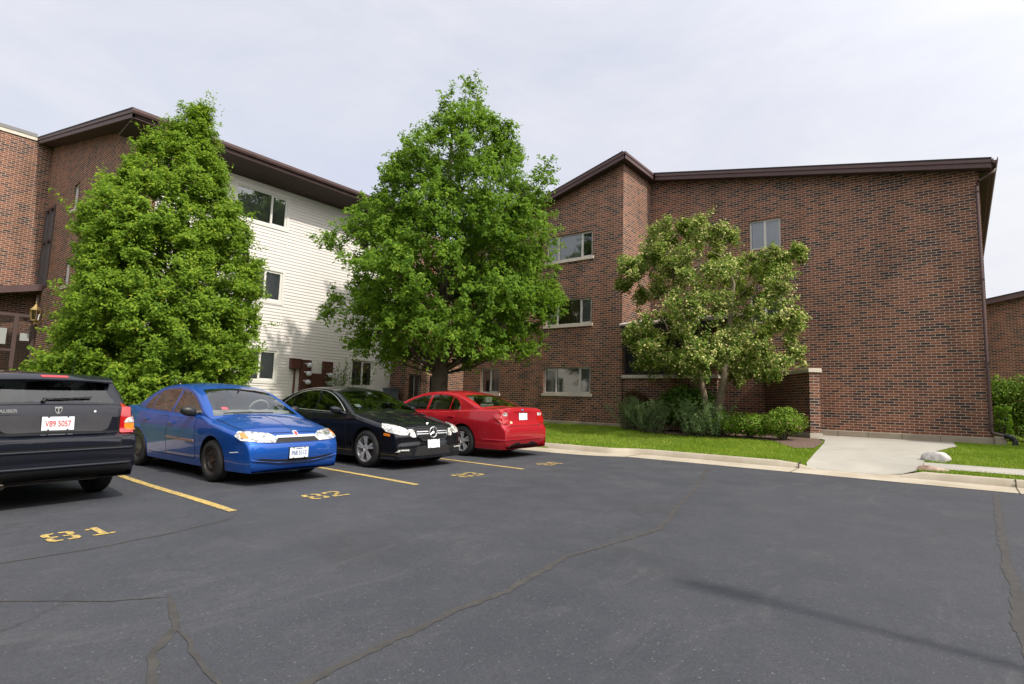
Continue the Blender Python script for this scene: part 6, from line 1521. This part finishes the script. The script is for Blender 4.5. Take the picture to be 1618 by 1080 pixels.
shrub('lavender_bush', 'narrow grey green spiky bush left of the big dark shrub', (-7.75, 17.0), (.5, .4), 1.05, 4500, .075, .018, M['leaf_grey'], 'spike', seed=2)
shrub('green_shrub', 'large rounded dark green shrub in the middle of the bed', (-7.15, 18.2), (1.45, 1.0), 1.6, 13000, .10, .062, M['leaf_dark'], seed=3, sub=40)
shrub('catmint_clump', 'grey green feathery clump in front of the twin stems', (-6.15, 17.0), (.75, .55), 1.15, 8000, .07, .026, M['leaf_grey'], 'spike', seed=4)
shrub('green_shrub', 'low bright green shrub right of the feathery clump', (-5.5, 17.2), (.65, .5), .85, 5000, .07, .04, M['leaf_spirea'], seed=5)
shrub('rose_bush', 'low pink flowering bush in the middle of the right half of the bed', (-4.85, 17.25), (.8, .5), .75, 6000, .065, .04, M['leaf_spirea'], seed=6)
shrub('spirea_bush', 'bright green pink flowered bush against the screen wall end', (-3.95, 17.3), (.75, .6), .95, 8000, .06, .032, M['leaf_spirea'], seed=7, sub=34)
shrub('barberry_bush', 'dark purple bush against the brick corner behind the bed', (-9.05, 18.45), (.6, .35), 1.75, 3200, .06, .035, M['leaf_red'], seed=8)
shrub('barberry_bush', 'reddish bush below the entrance canopy at the left edge', (-20.6, 2.35), (1.5, 1.2), 2.1, 9000, .07, .035, M['leaf_red'], seed=9, sub=40)
shrub('wall_plant', 'thin dark climbing plant on the siding beside the meters', (-18.62, 12.85), (.22, .22), 2.35, 900, .10, .05, M['leaf_dark'], 'spike', seed=10)
shrub('hedge_shrub', 'tall variegated hedge shrub beside the end wall at the right edge', (2.6, 25.6), (1.8, .7), 2.1, 44000, .075, .05, M['leaf_hedge'], 'box', seed=11, sub=220)
shrub('dwarf_evergreen', 'small bright green upright evergreen in front of the hedge', (1.02, 23.8), (.22, .22), 1.15, 2600, .06, .025, M['leaf_lime'], 'box', seed=12, sub=30)

# ---- lawn blades -------------------------------------------------------------------------------------------------------------
def blades(regions, n, h):
    P = []
    for x0, x1, y0, y1, k in regions:
        q = np.stack([rng.uniform(x0, x1, k), rng.uniform(y0, y1, k)], axis=1); P.append(q)
    P = np.concatenate(P)
    def ok(p):
        x, y = p
        if on_lot(x, y - .2) or on_lot(x - .01, y - .2) or (x < -12.2 and x > -12.62): return False
        return not (inside(p, WALK) or inside(p, BED) or (x > -.63 and 13.63 < y < 14.70))
    P = P[[ok(p) for p in P]]; n = len(P)
    Z = np.array([ground_z(x, y) for x, y in P]) - .012; B = np.column_stack([P, Z])
    th = rng.random(n) * 2 * np.pi; hh = h * rng.uniform(.5, 1.25, n); lean = rng.normal(size=(n, 2)) * .35
    s_ = np.column_stack([np.cos(th), np.sin(th), np.zeros(n)]) * rng.uniform(.004, .009, n)[:, None]
    tip = B + np.column_stack([lean * hh[:, None], hh])
    tip = B + np.column_stack([lean * hh[:, None], hh]); V = np.stack([B - s_, B + s_, tip], axis=1).reshape(-1, 3)
    patch = .5 + .5 * np.sin(P[:, 0] * 1.7 + np.sin(P[:, 1] * 1.3) * 2) * np.sin(P[:, 1] * 2.1 + 1.3 * np.sin(P[:, 0] * .9)); hh = hh * (.8 + .5 * patch)
    rn = np.clip(rng.normal(.30, .22, n) + patch * .38, 0, 1)
    tag(raw_mesh('grass', V, np.arange(n * 3), 3, [M['grass']], None, np.repeat(rn, 3)), 'short mown green grass of the lawns', 'grass', kind='stuff')
blades([(-12.4, -6., 12.4, 19., 42000), (-6., -2.4, 12.9, 17.5, 40000), (-.75, 2.4, 12.9, 21.4, 42000), (-16, -12.4, 8, 19, 16000), (.8, 3, 21.4, 30, 8000)], 0, .055)
